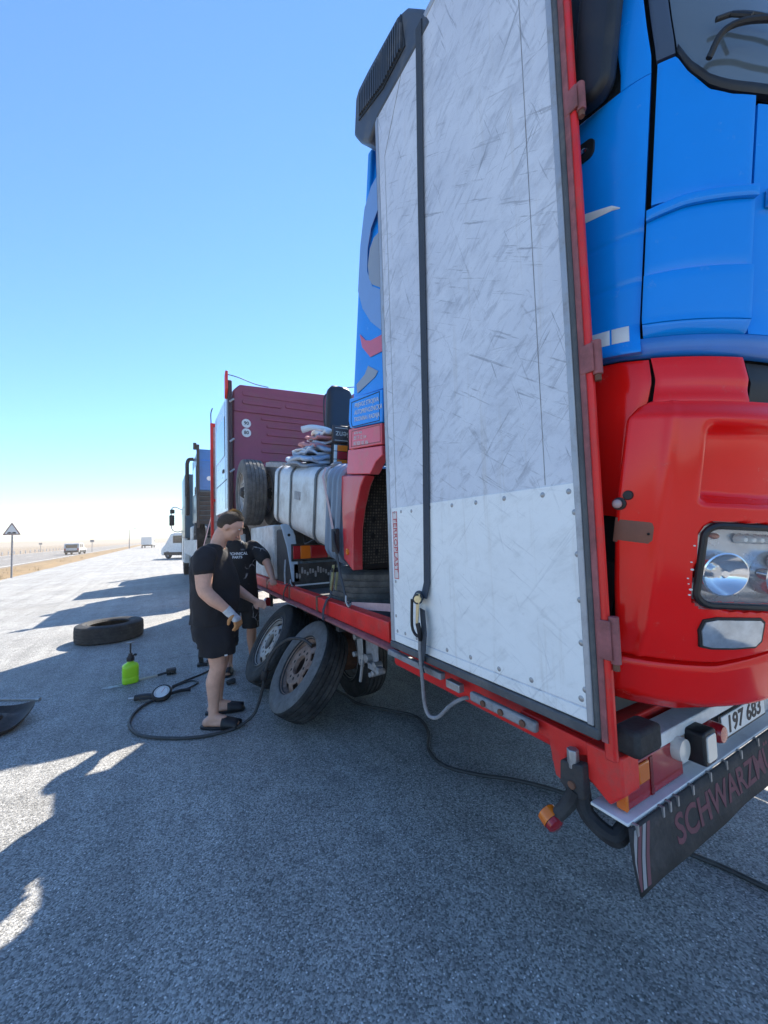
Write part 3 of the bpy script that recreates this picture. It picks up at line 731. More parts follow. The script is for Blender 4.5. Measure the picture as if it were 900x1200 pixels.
rv = MB().lathe([(0, -.0022), (.0055, -.0018), (.0075, -.0002), (.0095, .0006)], axis=(1, 0, 0), n=10).mesh('rivet', STEEL, 60)
rp = [(y, 1.66) for y in (.745, .84, 1.0, 1.15, 1.30, 1.45, 1.60, 1.70, 1.77)]+[(Y0+.02, z) for z in (1.60, 1.47, 1.34, 1.21, 1.08)]+[(y, Z0+.062) for y in (.745, .92, 1.07, 1.22, 1.36, 1.6, 1.70, 1.77)]+[(1.775, z) for z in (1.5, 1.3, 1.12)]
for y, z in rp:
    o = link('rivet', rv, door); o.location = (1.0725, y+random.uniform(-.006, .006), z+random.uniform(-.004, .004))
st = T(MB().box(1.0718, 1.0728, 1.738, 1.781, 1.315, 1.665), 'maker_sticker', mat('pale_sticker', (.66, .62, .60), .5, var=.1, dirt=(.5, .32, .3), damt=.3, dscale=20), door)
for (ya, yb, za, zb) in ((1.738, 1.742, 1.315, 1.665), (1.777, 1.781, 1.315, 1.665), (1.742, 1.777, 1.315, 1.319), (1.742, 1.777, 1.661, 1.665)):
    T(MB().box(1.0712, 1.0717, ya, yb, za, zb), 'sticker_border', TXTR2, door)
# lettering reads downwards: right = -Z, up = -Y seen from -X
text('sticker_lettering', 'FERROPLAST', .044, (1.0711, 1.7595, 1.49), (0, 0, -1), (0, -1, 0), TXTR2, door, True, sx=1.12)
# bottom edge hardware
lv = T(MB().box(1.095, 1.125, 1.45, 1.92, .885, .915), 'lock_rail', GREYMET, bevel=.004)
T(MB().box(1.085, 1.11, .93, 1.25, .868, .905), 'lock_lever', GREYMET, lv, bevel=.008)
for y in (.98, 1.08, 1.17): T(MB().cyl((1.078, y, .885), (1.09, y, .885), .012, n=10), 'lever_pivot', RUST, lv)
T(MB().box(1.10, 1.13, 1.33, 1.42, .865, .90), 'catch_block', STEEL, lv, bevel=.004)

# ---- headboard at the front of the trailer
hb = T(MB().box(1.02, 3.70, 9.62, 9.68, 1.0, 4.16), 'headboard', OFFW, bevel=.004)
for (xa, xb, za, zb) in ((1.0, 1.06, .9, 4.2), (3.66, 3.72, .9, 4.2), (1.06, 3.66, 4.12, 4.2), (1.06, 3.66, 2.4, 2.46)):
    T(MB().box(xa, xb, 9.58, 9.62, za, zb), 'headboard_frame', RED, hb, bevel=.005)
for i in range(9):
    y = random.uniform(1.1, 1.24); z = random.uniform(2.6, 3.95)
    T(MB().box(y, y+random.uniform(.01, .04), 9.612, 9.6195, z, z+random.uniform(.02, .09)), 'scuff_plate', RUST, hb)
T(MB().tube([(1.02, 9.6, 4.18), (1.015, 9.6, 4.42), (1.05, 9.6, 4.55)], .012, 6, 3), 'aerial_rod', CHASSIS, hb)
T(MB().box(2.2, 2.6, 9.9, 12.6, .55, .67).box(1.4, 3.4, 9.72, 9.9, .6, .95), 'drawbar', RED, bevel=.01)

# ------------------------------------------------------------------ strap over the folded door
t = thing('ratchet_strap', 'dark webbing strap with zinc ratchet holding the folded door', 'strap', (1.06, 1.5, .9), group='ratchet straps')
S_ = lambda mb, name, m_, p=None, **k: mb.build(name, m_, p or t, world=True, **k)
S_(MB().ribbon([(1.20, 1.385, 4.0), (1.10, 1.385, 3.995), (1.066, 1.386, 3.96), (1.068, 1.42, 3.2), (1.068, 1.455, 2.0), (1.066, 1.485, 1.32), (1.050, 1.492, 1.25)], (0, 1, 0), .046, .004), 'webbing', WEB)
rk = S_(MB().prism([(1.478, 1.275), (1.505, 1.275), (1.512, 1.22), (1.52, 1.13), (1.503, 1.13), (1.488, 1.22)], 'x', 1.018, 1.022).prism([(1.528, 1.27), (1.553, 1.27), (1.56, 1.22), (1.555, 1.15), (1.545, 1.15), (1.538, 1.22)], 'x', 1.05, 1.054), 'ratchet', ZINC, bevel=.001)
S_(MB().cyl((1.016, 1.492, 1.25), (1.062, 1.545, 1.255), .024, n=14), 'spool', WEB, rk)
S_(MB().lathe([(0, 0), (.016, 0), (.018, .006), (0, .008)], (1.013, 1.49, 1.25), (.6, .5, 0), n=14), 'ratchet_wheel', ZINC, rk)
S_(MB().tube([(1.03, 1.56, 1.24), (1.028, 1.565, 1.12), (1.032, 1.545, 1.08), (1.035, 1.515, 1.075)], .007, 8, 3), 'handle', BLACK, rk)
S_(MB().tube([(1.02, 1.505, 1.14), (1.025, 1.50, 1.10), (1.04, 1.515, 1.06)], .011, 8, 3), 'handle_grip', BLACK, rk)
S_(MB().ribbon([(1.045, 1.50, 1.20), (1.04, 1.485, 1.10), (1.042, 1.50, 1.02), (1.052, 1.53, .97), (1.06, 1.55, .93), (1.075, 1.56, .90)], (.15, 1, .1), .045, .005), 'lower_webbing', WEB)
S_(MB().tube([(1.035, 1.515, 1.09), (1.045, 1.53, .98), (1.055, 1.535, .87), (1.06, 1.53, .76), (1.07, 1.51, .715), (1.09, 1.47, .72), (1.12, 1.42, .78), (1.15, 1.37, .82), (1.19, 1.33, .83)], .0085, 8, 5), 'hook_rod', GREYMET)
# ------------------------------------------------------------------ blue and red tractor standing nose-down on the trailer, facing backwards
TILT = R(10)
TA = thing('tractor_truck', 'blue and red truck tractor loaded facing backwards behind the folded white door', 'truck', (2.40, 2.0, 1.0), (TILT, 0, 0), 'tractor units carried on the trailer')
def lerp(x, pts):
    if x <= pts[0][0]: return pts[0][1]
    for (a, b), (c, d) in zip(pts, pts[1:]):
        if x <= c: return b+(d-b)*(x-a)/(c-a)
    return pts[-1][1]
def Sf(s, w):
    if s > 3: q = Sf(6-s, w); return Vector((-q.x, q.y, q.z))
    hw = lerp(w, [(.2, 1.21), (.5, 1.235), (1.28, 1.235), (1.36, 1.21), (2.2, 1.21), (3.2, 1.14)])
    uf = lerp(w, [(.2, -1.47), (.5, -1.52), (1.2, -1.52), (1.36, -1.47), (2.1, -1.42), (3.1, -1.18)])
    rx, ry = .52, .36
    if s < 1: return Vector((-hw, .72+s*(uf+ry-.72), w))
    if s < 2:
        a = (s-1)*math.pi/2; return Vector((-hw+rx*(1-math.cos(a)), uf+ry-ry*math.sin(a), w))
    return Vector(((-hw+rx)*(3-s), uf-.05*(s-2), w))
def Sn(s, w, off):
    e = .004; p = Sf(s, w)
    ds = Sf(min(6, s+e), w)-Sf(max(0, s-e), w); dw = Sf(s, w+.01)-Sf(s, w-.01)
    return p+ds.cross(dw).normalized()*off
def resamp(pts, n):
    P = [Vector((p[0], p[1], 0)) for p in pts]; L = [0]
    for a, b in zip(P, P[1:]): L.append(L[-1]+(b-a).length)
    out = []
    for i in range(n+1):
        t = L[-1]*i/n; k = 0
        while k < len(L)-2 and L[k+1] < t: k += 1
        q = (t-L[k])/max(1e-9, L[k+1]-L[k]); out.append(P[k].lerp(P[k+1], min(1, max(0, q))))
    return out
def coons(name, bot, top, lef, rig, m, off=0., thick=.02, nu=24, nv=16, parent=None, edge=.003, ang=50):
    """a body panel bounded by four curves on the cab's surface, with folded-in edges"""
    B, Tp, L, Rr = resamp(bot, nu), resamp(top, nu), resamp(lef, nv), resamp(rig, nv)
    us = [i/nu for i in range(nu+1)]; vs = [j/nv for j in range(nv+1)]
    G = []
    for j, v in enumerate(vs):
        row = []
        for i, u in enumerate(us):
            row.append((1-v)*B[i]+v*Tp[i]+(1-u)*L[j]+u*Rr[j]-((1-u)*(1-v)*B[0]+u*(1-v)*B[-1]+(1-u)*v*Tp[0]+u*v*Tp[-1]))
        G.append(row)
    mb = MB(); W_ = nu+1
    for j in range(nv+1):
        for i in range(nu+1):
            p = G[j][i]; o_ = off(p.x, p.y) if callable(off) else off
            if i in (0, nu) or j in (0, nv): o_ -= edge
            mb.v.append(Sn(p.x, p.y, o_))
    for j in range(nv):
        for i in range(nu): k = j*W_+i; mb.f.append((k, k+1, k+W_+1, k+W_))
    ring = [(0, i) for i in range(nu)]+[(j, nu) for j in range(nv)]+[(nv, i) for i in range(nu, 0, -1)]+[(j, 0) for j in range(nv, 0, -1)]
    k0 = len(mb.v)
    for j, i in ring:
        p = G[j][i]; o_ = (off(p.x, p.y) if callable(off) else off)-thick
        mb.v.append(Sn(p.x, p.y, o_))
    n = len(ring)
    for q in range(n):
        a, b = ring[q], ring[(q+1) % n]
        mb.f.append((a[0]*W_+a[1], k0+q, k0+(q+1) % n, b[0]*W_+b[1]))
    return mb.build(name, m, parent or TA, ang=ang)
def rect(name, s0, s1, w0, w1, m, off=0., **k):
    return coons(name, [(s0, w0), (s1, w0)], [(s0, w1), (s1, w1)], [(s0, w0), (s0, w1)], [(s1, w0), (s1, w1)], m, off, **k)
def blob(name, outline, m, off=0., thick=.012, rings=6, parent=None, dome=0., ang=50, crown=.985):
    n = len(outline); cs = sum(p[0] for p in outline)/n; cw = sum(p[1] for p in outline)/n
    mb = MB(); sc = [crown*i/rings for i in range(1, rings+1)]
    mb.v.append(Sn(cs, cw, off+dome))
    for q in sc:
        for s, w in outline: mb.v.append(Sn(cs+(s-cs)*q, cw+(w-cw)*q, off+dome*(1-q*q)))
    for s, w in outline: mb.v.append(Sn(s, w, off-.004))
    for s, w in outline: mb.v.append(Sn(s, w, off-thick))
    for i in range(n): mb.f.append((0, 1+i, 1+(i+1) % n))
    for r_ in range(rings+1):
        a = 1+r_*n; b = a+n
        for i in range(n): mb.f.append((a+i, b+i, b+(i+1) % n, a+(i+1) % n))
    return mb.build(name, m, parent or TA, ang=ang)
def rr_sw(s0, s1, w0, w1, rs, rw, k=5):
    out = []
    for sx, sy, a0 in ((1,1,0),(-1,1,90),(-1,-1,180),(1,-1,270)):
        for i in range(k+1):
            a = R(a0+90*i/k); out.append(((s0+s1)/2+sx*((s1-s0)/2-rs)+rs*math.cos(a), (w0+w1)/2+sy*((w1-w0)/2-rw)+rw*math.sin(a)))
    out2 = []
    for a, b in zip(out, out[1:]+out[:1]):
        out2 += [a, ((a[0]+b[0])/2, (a[1]+b[1])/2)]
    return out2

# inner shell, back wall, roof
rect('inner_shade_shell', .68, 5.32, .32, 3.05, DARK, -.07, thick=.01, nu=96, nv=20)
for a_, b_ in ((.0, .675), (5.325, 6.)): rect('inner_shade_shell', a_, b_, 1.05, 3.05, DARK, -.07, thick=.01, nu=10, nv=20)
MB().box(-1.19, 1.19, .66, .715, .95, 3.02).build('back_wall', BLUE, TA, bevel=.01)
rf = MB(); nr = 61; prev = None
for (w, sc) in ((3.04, 1.), (3.10, .985), (3.15, .95), (3.18, .85), (3.19, .4)):
    for i in range(nr):
        p = Sf(6*i/(nr-1), 3.04); rf.v.append(Vector((p.x*sc, -.35+(p.y+.35)*sc, w)))
for r_ in range(4):
    for i in range(nr):
        a = r_*nr+i; b = r_*nr+(i+1) % nr; rf.f.append((a, b, b+nr, a+nr))
rf.f.append(tuple(4*nr+i for i in range(nr)))
rf.build('roof', BLUE, TA, ang=60)

SEAMK = mat('panel_gap_black', (.006, .006, .008), .7)
for sg in (0, 1):
    f = (lambda s: s) if sg == 0 else (lambda s: 6-s)
    def q(name, s0, s1, *a_, **k_):
        a, b = sorted((f(s0), f(s1))); return rect(name, a, b, *a_, **k_)
    def cq(name, bot, top, lef, rig, *a_, **k_):
        g = lambda c: [(f(s), w) for s, w in c]
        if sg == 0: return coons(name, bot, top, lef, rig, *a_, **k_)
        return coons(name, g(bot)[::-1], g(top)[::-1], g(rig), g(lef), *a_, **k_)
    # side of the cab
    q('side_panel', .0, .262, 1.415, 3.03, BLUE, 0., nu=10, nv=24)
    d_ = q('door', .272, 1.158, 1.275, 2.06, BLUE, lambda s, w: -.004*math.exp(-((w-1.625)/.006)**2)-.004*math.exp(-((w-1.485)/.006)**2), nu=40, nv=110)
    q('door_frame', 1.02, 1.158, 2.062, 3.03, BLUE, 0., nu=14, nv=20, parent=d_)
    q('door_frame', .272, .34, 2.062, 3.03, BLUE, 0., nu=6, nv=20, parent=d_)
    q('door_frame', .342, 1.018, 2.86, 3.03, BLUE, 0., nu=20, nv=6, parent=d_)
    q('side_window', .342, 1.018, 2.064, 2.858, GLASSD, -.012, nu=20, nv=10, parent=d_)
    q('a_pillar', 1.178, 1.252, 2.09, 3.03, mat('grey_blue_pillar', (.055, .075, .11), .4, var=.1), -.004, nu=8, nv=20)
    # corner panels
    cq('corner_panel', [(1.184, 1.69), (1.545, 1.69)], [(1.184, 2.075), (1.255, 2.075), (1.30, 2.025), (1.38, 1.965), (1.46, 1.945), (1.545, 1.94)], [(1.184, 1.69), (1.184, 2.075)], [(1.545, 1.69), (1.545, 1.94)], BLUE, .002, nu=30, nv=20)
    cq('corner_deflector', [(1.170, 1.489), (1.548, 1.495)], [(1.170, 1.636), (1.3, 1.655), (1.548, 1.667)], [(1.170, 1.489), (1.170, 1.636)], [(1.548, 1.495), (1.548, 1.667)], BLUE, .014, nu=30, nv=10)
    cq('deflector_lip', [(1.170, 1.637), (1.3, 1.656), (1.548, 1.668)], [(1.170, 1.665), (1.3, 1.684), (1.548, 1.696)], [(1.170, 1.637), (1.170, 1.665)], [(1.548, 1.668), (1.548, 1.696)], BLUE, .026, nu=30, nv=5, thick=.03)
    cq('lower_deflector', [(1.170, 1.345), (1.548, 1.345)], [(1.170, 1.487), (1.548, 1.493)], [(1.170, 1.345), (1.170, 1.487)], [(1.548, 1.345), (1.548, 1.493)], BLUE, .022, nu=30, nv=10, thick=.03)
    cq('deflector_edge', [(1.170, 1.32), (1.548, 1.32)], [(1.170, 1.343), (1.548, 1.343)], [(1.170, 1.32), (1.170, 1.343)], [(1.548, 1.32), (1.548, 1.343)], BLUE, lambda s, w: .020-.9*(1.343-w), nu=30, nv=4, thick=.03)
    q('front_panel', 1.562, 3., 1.32, 1.925, BLUE, -.004, nu=30, nv=20)
    q('front_handle', 1.60, 1.80, 1.655, 1.70, CHROME, .02, nu=10, nv=5)
    cq('red_side_panel', [(.60, .80), (1.112, .80)], [(.60, 1.262), (1.182, 1.262)], [(.60, .80), (.60, 1.262)], [(1.112, .80), (1.095, .95), (1.11, 1.07), (1.165, 1.13), (1.182, 1.262)], CABRED, -.035, nu=20, nv=20)
    q('step_board', .60, 1.10, .30, .66, BLACK, -.05, nu=14, nv=8)
q_ = rect('lower_valance', .98, 5.02, 1.268, 1.318, DBLUE, lambda s, w: -.004-.5*(1.318-w), nu=90, nv=6)
ws = [(1.262, 2.095), (1.30, 2.045), (1.39, 1.985), (1.47, 1.965), (1.56, 1.958), (3., 1.935)]
wl_ = ws+[(6-s, w) for s, w in ws[::-1][1:]]
wsc = coons('windscreen', wl_, [(1.262, 3.0), (4.738, 3.0)], [(1.262, 2.095), (1.262, 3.0)], [(4.738, 2.095), (4.738, 3.0)], mat('windscreen_glass', (.10, .125, .14), .04, var=.03, coat=.8, spec=.9), -.012, nu=80, nv=24)  # glass base lightened to stand in for reflected sky
wb = [(s, w-.012) for s, w in wl_]
coons('windscreen_seal', [(s, w-.011) for s, w in wl_], [(s, w+.016) for s, w in wl_], [(1.262, 2.084), (1.262, 2.111)], [(4.738, 2.084), (4.738, 2.111)], BLACK, .001, nu=90, nv=3, parent=wsc, edge=.004)
def wcurve(pts, r_, name, m_, n=8, parent=None): return MB().tube([Sn(s, w, o_) for s, w, o_ in pts], r_, n, 5).build(name, m_, parent or TA)
wip = wcurve([(1.36, 2.025, .02), (1.40, 2.075, .035), (1.50, 2.085, .04), (1.62, 2.07, .04), (1.9, 2.03, .03)], .008, 'wiper_arm', BLACK)
wcurve([(1.39, 2.13, .012), (1.46, 2.138, .012), (1.56, 2.125, .012), (1.75, 2.11, .012), (2.2, 2.09, .012)], .006, 'wiper_blade', BLACK, parent=wip)
wcurve([(1.44, 2.134, .015), (1.48, 2.10, .034)], .006, 'wiper_link', BLACK, parent=wip)

# red bumper
def sstep(a, b, x): t = min(1, max(0, (x-a)/(b-a))); return t*t*(3-2*t)
def bump_off(s, w):
    s = min(s, 6-s)
    rec = sstep(1.385, 1.42, s)*sstep(.855, .885, w)*(1-sstep(1.045, 1.075, w))*(1-sstep(2.3, 2.34, s))
    o_ = .016+.012*math.sin(math.pi*min(1, max(0, (w-.4)/.7)))-.048*rec
    o_ -= .03*sstep(1.085, 1.135, w)                       # ledge under the neck
    ax_, aw_ = max(0., abs(s-1.718)*.7-.177), max(0., abs(w-.695)-.078); hl2 = 1-sstep(-.004, .006, math.hypot(ax_, aw_)-.036); o_ -= .055*hl2
    o_ += .006*sstep(1.24, 1.27, s)*(1-sstep(1.27, 1.30, s))
    return o_
coons('bumper', [(1.165, .402), (1.55, .418), (1.8, .47), (3, .48), (4.2, .47), (4.45, .418), (4.835, .402)], [(1.185, 1.135), (4.815, 1.135)], [(1.165, .402), (1.13, .6), (1.10, .83), (1.10, 1.08), (1.135, 1.12), (1.185, 1.135)],
      [(4.835, .402), (4.87, .6), (4.90, .83), (4.90, 1.08), (4.865, 1.12), (4.815, 1.135)], CABRED, bump_off, thick=.05, nu=300, nv=96, edge=.006, ang=60)
rect('bumper_neck', 1.192, 1.553, 1.125, 1.262, CABRED, lambda s, w: -.012-.012*sstep(1.13, 1.17, w), nu=26, nv=10, thick=.05)
rect('bumper_neck', 4.447, 4.808, 1.125, 1.262, CABRED, lambda s, w: -.012-.012*sstep(1.13, 1.17, w), nu=26, nv=10, thick=.05)
rect('grille', 1.60, 4.40, 1.13, 1.262, BLACK, -.05, nu=50, nv=6)
coons('bumper_lip', [(1.215, .235), (1.5, .232), (1.85, .29), (3, .31), (4.15, .29), (4.5, .232), (4.785, .235)], [(1.168, .392), (1.55, .408), (1.8, .46), (3, .47), (4.2, .46), (4.45, .408), (4.832, .392)], [(1.215, .235), (1.168, .392)], [(4.785, .235), (4.832, .392)],
      CABRED, lambda s, w: .022-.02*sstep(.36, .24, w) if False else .022-.035*(1-sstep(.235, .30, w)), thick=.05, nu=180, nv=16, edge=.008)
for sg in (0, 1):
    f = (lambda s: s) if sg == 0 else (lambda s: 6-s)
    g = lambda o_: [(f(s), w) for s, w in o_]
    hl_ = blob('headlight', g(rr_sw(1.414, 2.02, .583, .807, .06, .035)), mat('reflector_silver', (.42, .45, .48), .22, .6, var=.2, vscale=8), -.018, thick=.01)
    MB().tube([Sn(f(s), w, .026) for s, w in rr_sw(1.420, 2.016, .587, .803, .055, .033)], .0095, 8, closed=True).build('bezel', BLACK, hl_)
    for (s, w, r_) in ((1.515, .672, .056), (1.735, .675, .056)):
        p0 = Sn(f(s), w, -.02); dd = (Sn(f(s), w, .1)-p0).normalized()
        MB().lathe([(.006, .006), (r_*.4, .010), (r_*.75, .022), (r_*.95, .038), (r_, .042), (r_*1.07, .040), (r_*1.1, .0)], p0, dd, n=32).build('lamp_bowl', CHROME, hl_)
        MB().lathe([(0, .040), (.010, .038), (.014, .030), (.014, .006)], p0, dd, n=16).build('bulb_shield', CHROME, hl_)
    for j in range(6):
        s = 1.58+.032*j; p0 = Sn(f(s), .768, -.014); dd = (Sn(f(s), .768, .06)-p0).normalized()
        MB().lathe([(0, .026), (.006, .025), (.010, .018), (.014, 0)], p0, dd, n=12).build('turn_signal_rib', CLEAR, hl_)
    p0 = Sn(f(1.475), .772, .0); MB().ell(p0, (.015, .012, .009), 10).build('amber_bulb', mat('amber_bulb', (.40, .12, .04), .3), hl_)
    m_ = mat('clear_lamp_cover', (.8, .85, .9), .03, var=.02, coat=1., alpha=.10)
    blob('lens_cover', g(rr_sw(1.424, 2.012, .59, .80, .05, .03)), m_, .028, thick=.006, dome=.008, parent=hl_)
    fg = blob('fog_lamp', g([(1.452, .515), (1.462, .54), (1.50, .549), (1.58, .552), (1.655, .553), (1.668, .545), (1.668, .50), (1.655, .485), (1.58, .478), (1.50, .474), (1.468, .478)]), mat('fog_lamp_glass', (.45, .5, .55), .12, .6, var=.25, vscale=20, coat=.6), .030, thick=.03)
    blob('fog_lamp_surround', g([(1.442, .515), (1.454, .546), (1.50, .556), (1.58, .559), (1.66, .560), (1.678, .549), (1.678, .496), (1.66, .478), (1.58, .471), (1.50, .467), (1.46, .471)]), BLACK, .0275, thick=.03, parent=fg)
bk = rect('bracket_cover', 1.105, 1.277, .732, .802, mat('brown_primer_plate', (.20, .075, .045), .6, var=.2, vscale=14), .030, nu=8, nv=4, thick=.02)
p = Sn(1.235, .765, .0305); MB().ell(p, (.004, .004, .004), 8).build('bolt_hole', DARK, bk)
kp = Sn(1.115, .842, .0); kd = (Sn(1.115, .842, .1)-kp).normalized()
kb = MB().lathe([(.0, .05), (.010, .05), (.012, .042), (.012, .036), (.018, .034), (.019, .012), (.013, .010), (.013, .0)], kp, kd, n=18).build('side_lamp', BLACK, TA)
MB().ell(kp+kd*.05, (.012, .013, .013), 12).build('side_lamp_lens', mat('pale_pink_lens', (.45, .33, .32), .3), kb)
MB().lathe([(0, .006), (.012, .005), (.014, 0)], Sn(1.145, .868, .028), kd, n=12).build('bolt_cap', BLACK, kb)
# paint chips on the bumper beside the lamp
for (s, w) in ((1.392, .745), (1.389, .70), (1.395, .68), (1.385, .655), (1.39, .64), (1.40, .625), (1.398, .61)):
    r_ = random.uniform(.0015, .0032); blob('paint_chip', [(s+r_*2.2*math.cos(a*.9), w+r_*math.sin(a*.9)) for a in range(7)], PAINTW, .0305 if False else bump_off(s, w)+.0012, thick=.001, rings=1)
# stickers on the door
rect('reflective_sticker', .975, 1.018, 1.312, 1.362, PAINTW, .0035, nu=4, nv=3, thick=.003)
rect('reflective_sticker', 1.028, 1.112, 1.312, 1.362, PAINTW, .0035, nu=6, nv=3, thick=.003)
coons('white_flash', [(.90, 1.735), (1.045, 1.715)], [(.90, 1.78), (1.045, 1.718)], [(.90, 1.735), (.90, 1.78)], [(1.045, 1.715), (1.045, 1.718)], PAINTW, .0035, thick=.003, nu=10, nv=2)
dh = blob('door_handle', rr_sw(.925, .965, 1.925, 1.985, .012, .02), BLACK, .006, thick=.008)
MB().ell(Sn(.945, 1.955, .008), (.006, .016, .008), 10).build('handle_lever', CHROME, dh)
# mirror on its arm
mi = MB().prism([(y, z) for y, z in rrect(-1.005, 2.32, .125, .54, .05)], 'x', -1.275, -1.215).build('mirror', BLACK, TA, bevel=.02, seg=3)
MB().tube([(-1.24, -1.02, 2.50), (-1.25, -1.03, 2.62), (-1.15, -1.0, 2.66)], .02, 8, 4).build('mirror_arm', BLACK, mi)
mi2 = MB().prism([(y, z) for y, z in rrect(-1.00, 2.30, .16, .52, .05)], 'x', 1.235, 1.36).build('mirror', BLACK, TA, bevel=.03, seg=3)
MB().tube([(1.27, -1.02, 2.50), (1.25, -1.03, 2.62), (1.15, -1.0, 2.66)], .02, 8, 4).build('mirror_arm', BLACK, mi2)

# ---- grey ribbed air deflector at the roof edge
vis = [(.639, 3.016), (.641, 3.23), (.60, 3.262), (.464, 3.27), (.132, 3.262), (.037, 3.217), (-.104, 3.086), (-.186, 2.96), (.306, 2.901), (.415, 2.835), (.554, 2.925)]
VIS = mat('grey_deflector_plastic', (.055, .064, .078), .5, var=.15, dirt=(.22, .21, .2), damt=.3, dscale=6)
vo = MB().prism(vis, 'x', -1.33, -1.02).build('roof_deflector', VIS, TA, bevel=.02, seg=3)
vf = MB().prism([(.56, 3.05), (.555, 3.20), (.09, 3.225), (.03, 3.03), (.25, 3.0)], 'x', -1.336, -1.328).build('louvre_panel', mat('dark_louvre', (.02, .023, .028), .6), vo)
for i in range(22):
    u = .07+.47*i/21
    w0 = lerp(u, [(.03, 3.03), (.25, 3.0), (.56, 3.05)])+.012; w1 = lerp(u, [(.03, 3.10), (.09, 3.22), (.555, 3.20)])-.012
    MB().obox((-1.340, u, (w0+w1)/2), (.016, .009, w1-w0), Matrix.Rotation(R(-6), 3, 'X')).build('slat', VIS, vo)

# ---- graphics and text panels on the cab side, thin foil on the skin
SX = -1.2125
def foil(name, pts, m_, x=SX, th=.0015, parent=None): return MB().prism([(u*.93, w) for u, w in pts], 'x', x-th, x).build(name, m_, parent or TA)
LBL = mat('pale_blue_foil', (.17, .30, .55), .35, var=.06, coat=.4)
GRF = mat('grey_foil', (.27, .29, .31), .4, var=.06, coat=.3)
PNK = mat('pink_red_foil', (.62, .09, .13), .4, var=.06, coat=.3)
foil('swoosh_decal', [(.535, 2.756), (.635, 2.735), (.726, 2.646), (.768, 2.426), (.771, 2.133), (.679, 1.992), (.537, 1.867), (.364, 1.766), (.202, 1.711), (.231, 1.965), (.381, 2.008), (.537, 2.086), (.631, 2.212), (.642, 2.357), (.605, 2.468), (.496, 2.549), (.449, 2.623)], LBL)
foil('grey_decal', [(.455, 2.387), (.55, 2.385), (.602, 2.34), (.622, 2.245), (.59, 2.15), (.538, 2.097), (.416, 2.037), (.30, 2.06), (.3, 2.36)], GRF, SX-.0016)
foil('pink_decal', [(.701, 1.83), (.60, 1.765), (.524, 1.745), (.351, 1.742), (.25, 1.76), (.25, 1.67), (.342, 1.64), (.511, 1.639), (.65, 1.732)], PNK, SX-.0016)
foil('grey_ribbon_decal', [(.72, 1.498), (.589, 1.544), (.543, 1.591), (.391, 1.53), (.43, 1.50), (.606, 1.457), (.699, 1.435)], GRF)
SIDEX = -1.222
lk_ = MB().prism([(.735, 1.408), (.255, 1.402), (.235, 1.202), (.70, 1.197), (.735, 1.25)], 'x', SIDEX-.012, SIDEX+.05).build('locker_door', BLUE, TA, bevel=.008)
def frame(pts, name, m_, par, x, r_=.003):
    MB().tube([(x, u, w) for u, w in pts], r_, 6, closed=True).build(name, m_, par)
frame([(.69, 1.375), (.29, 1.39), (.27, 1.215), (.66, 1.205), (.685, 1.24)], 'locker_seal', SEAMK, lk_, SIDEX-.012)
lr_ = MB().prism([(.725, 1.192), (.245, 1.198), (.23, 1.07), (.70, 1.05)], 'x', SIDEX-.012, SIDEX+.05).build('lower_locker_door', PINKRED, TA, bevel=.006)
frame([(.665, 1.175), (.26, 1.188), (.245, 1.085), (.665, 1.068)], 'locker_seal', MAUVE, lr_, SIDEX-.012)
dn = (0, -1, .0)
for (s, z, sz, par) in (('PRIJEVOZ STROJEVA', 1.345, .04, lk_), ('AUTOPREVOZNICKA', 1.297, .043, lk_), ('TRGOVINA I RADNJA', 1.25, .04, lk_)):
    text('lettering', s, sz, (SIDEX-.0135, .635, z), dn, (0, 0, 1), TXTW, par, align='LEFT', sx=.95)
for (s, z, sz, par) in (('tel. fax mob.', 1.16, .026, lr_), ('051 71 12 114', 1.125, .034, lr_), ('063 820 103 106', 1.088, .034, lr_)):
    text('lettering', s, sz, (SIDEX-.0135, .625, z), dn, (0, 0, 1), TXTW, par, align='LEFT', sx=.95)
# fender over the front wheel
arch = [(.72, 1.045), (.225, 1.065)]+[(.47*math.cos(R(a)), .50+.50*math.sin(R(a))) for a in (66, 58, 50)]+[(.36, .885), (.78, .87)]
MB().prism([(.72, 1.045), (.225, 1.062), (.215, 1.003), (.29, .965), (.345, .905), (.365, .885), (.72, .875)], 'x', SIDEX-.012, SIDEX+.06).build('wheel_arch', PINKRED, TA, bevel=.006)
fe = MB().prism([(.785, .862), (.40, .875), (.455, .80), (.51, .65), (.535, .50), (.525, .35), (.505, .22), (.665, .27), (.735, .60)], 'x', SIDEX-.03, SIDEX+.05).build('rear_fender', mat('fender_red_paint', (.58, .03, .04), .4, var=.08, coat=.3, dirt=(.5, .2, .18), damt=.3, dscale=5), TA, bevel=.008)
MB().lathe([(0, -.008), (.022, -.006), (.024, 0), (.024, .01)], (SIDEX-.032, .60, .335), (1, 0, 0), n=18).build('side_reflector', ORANGE, fe)
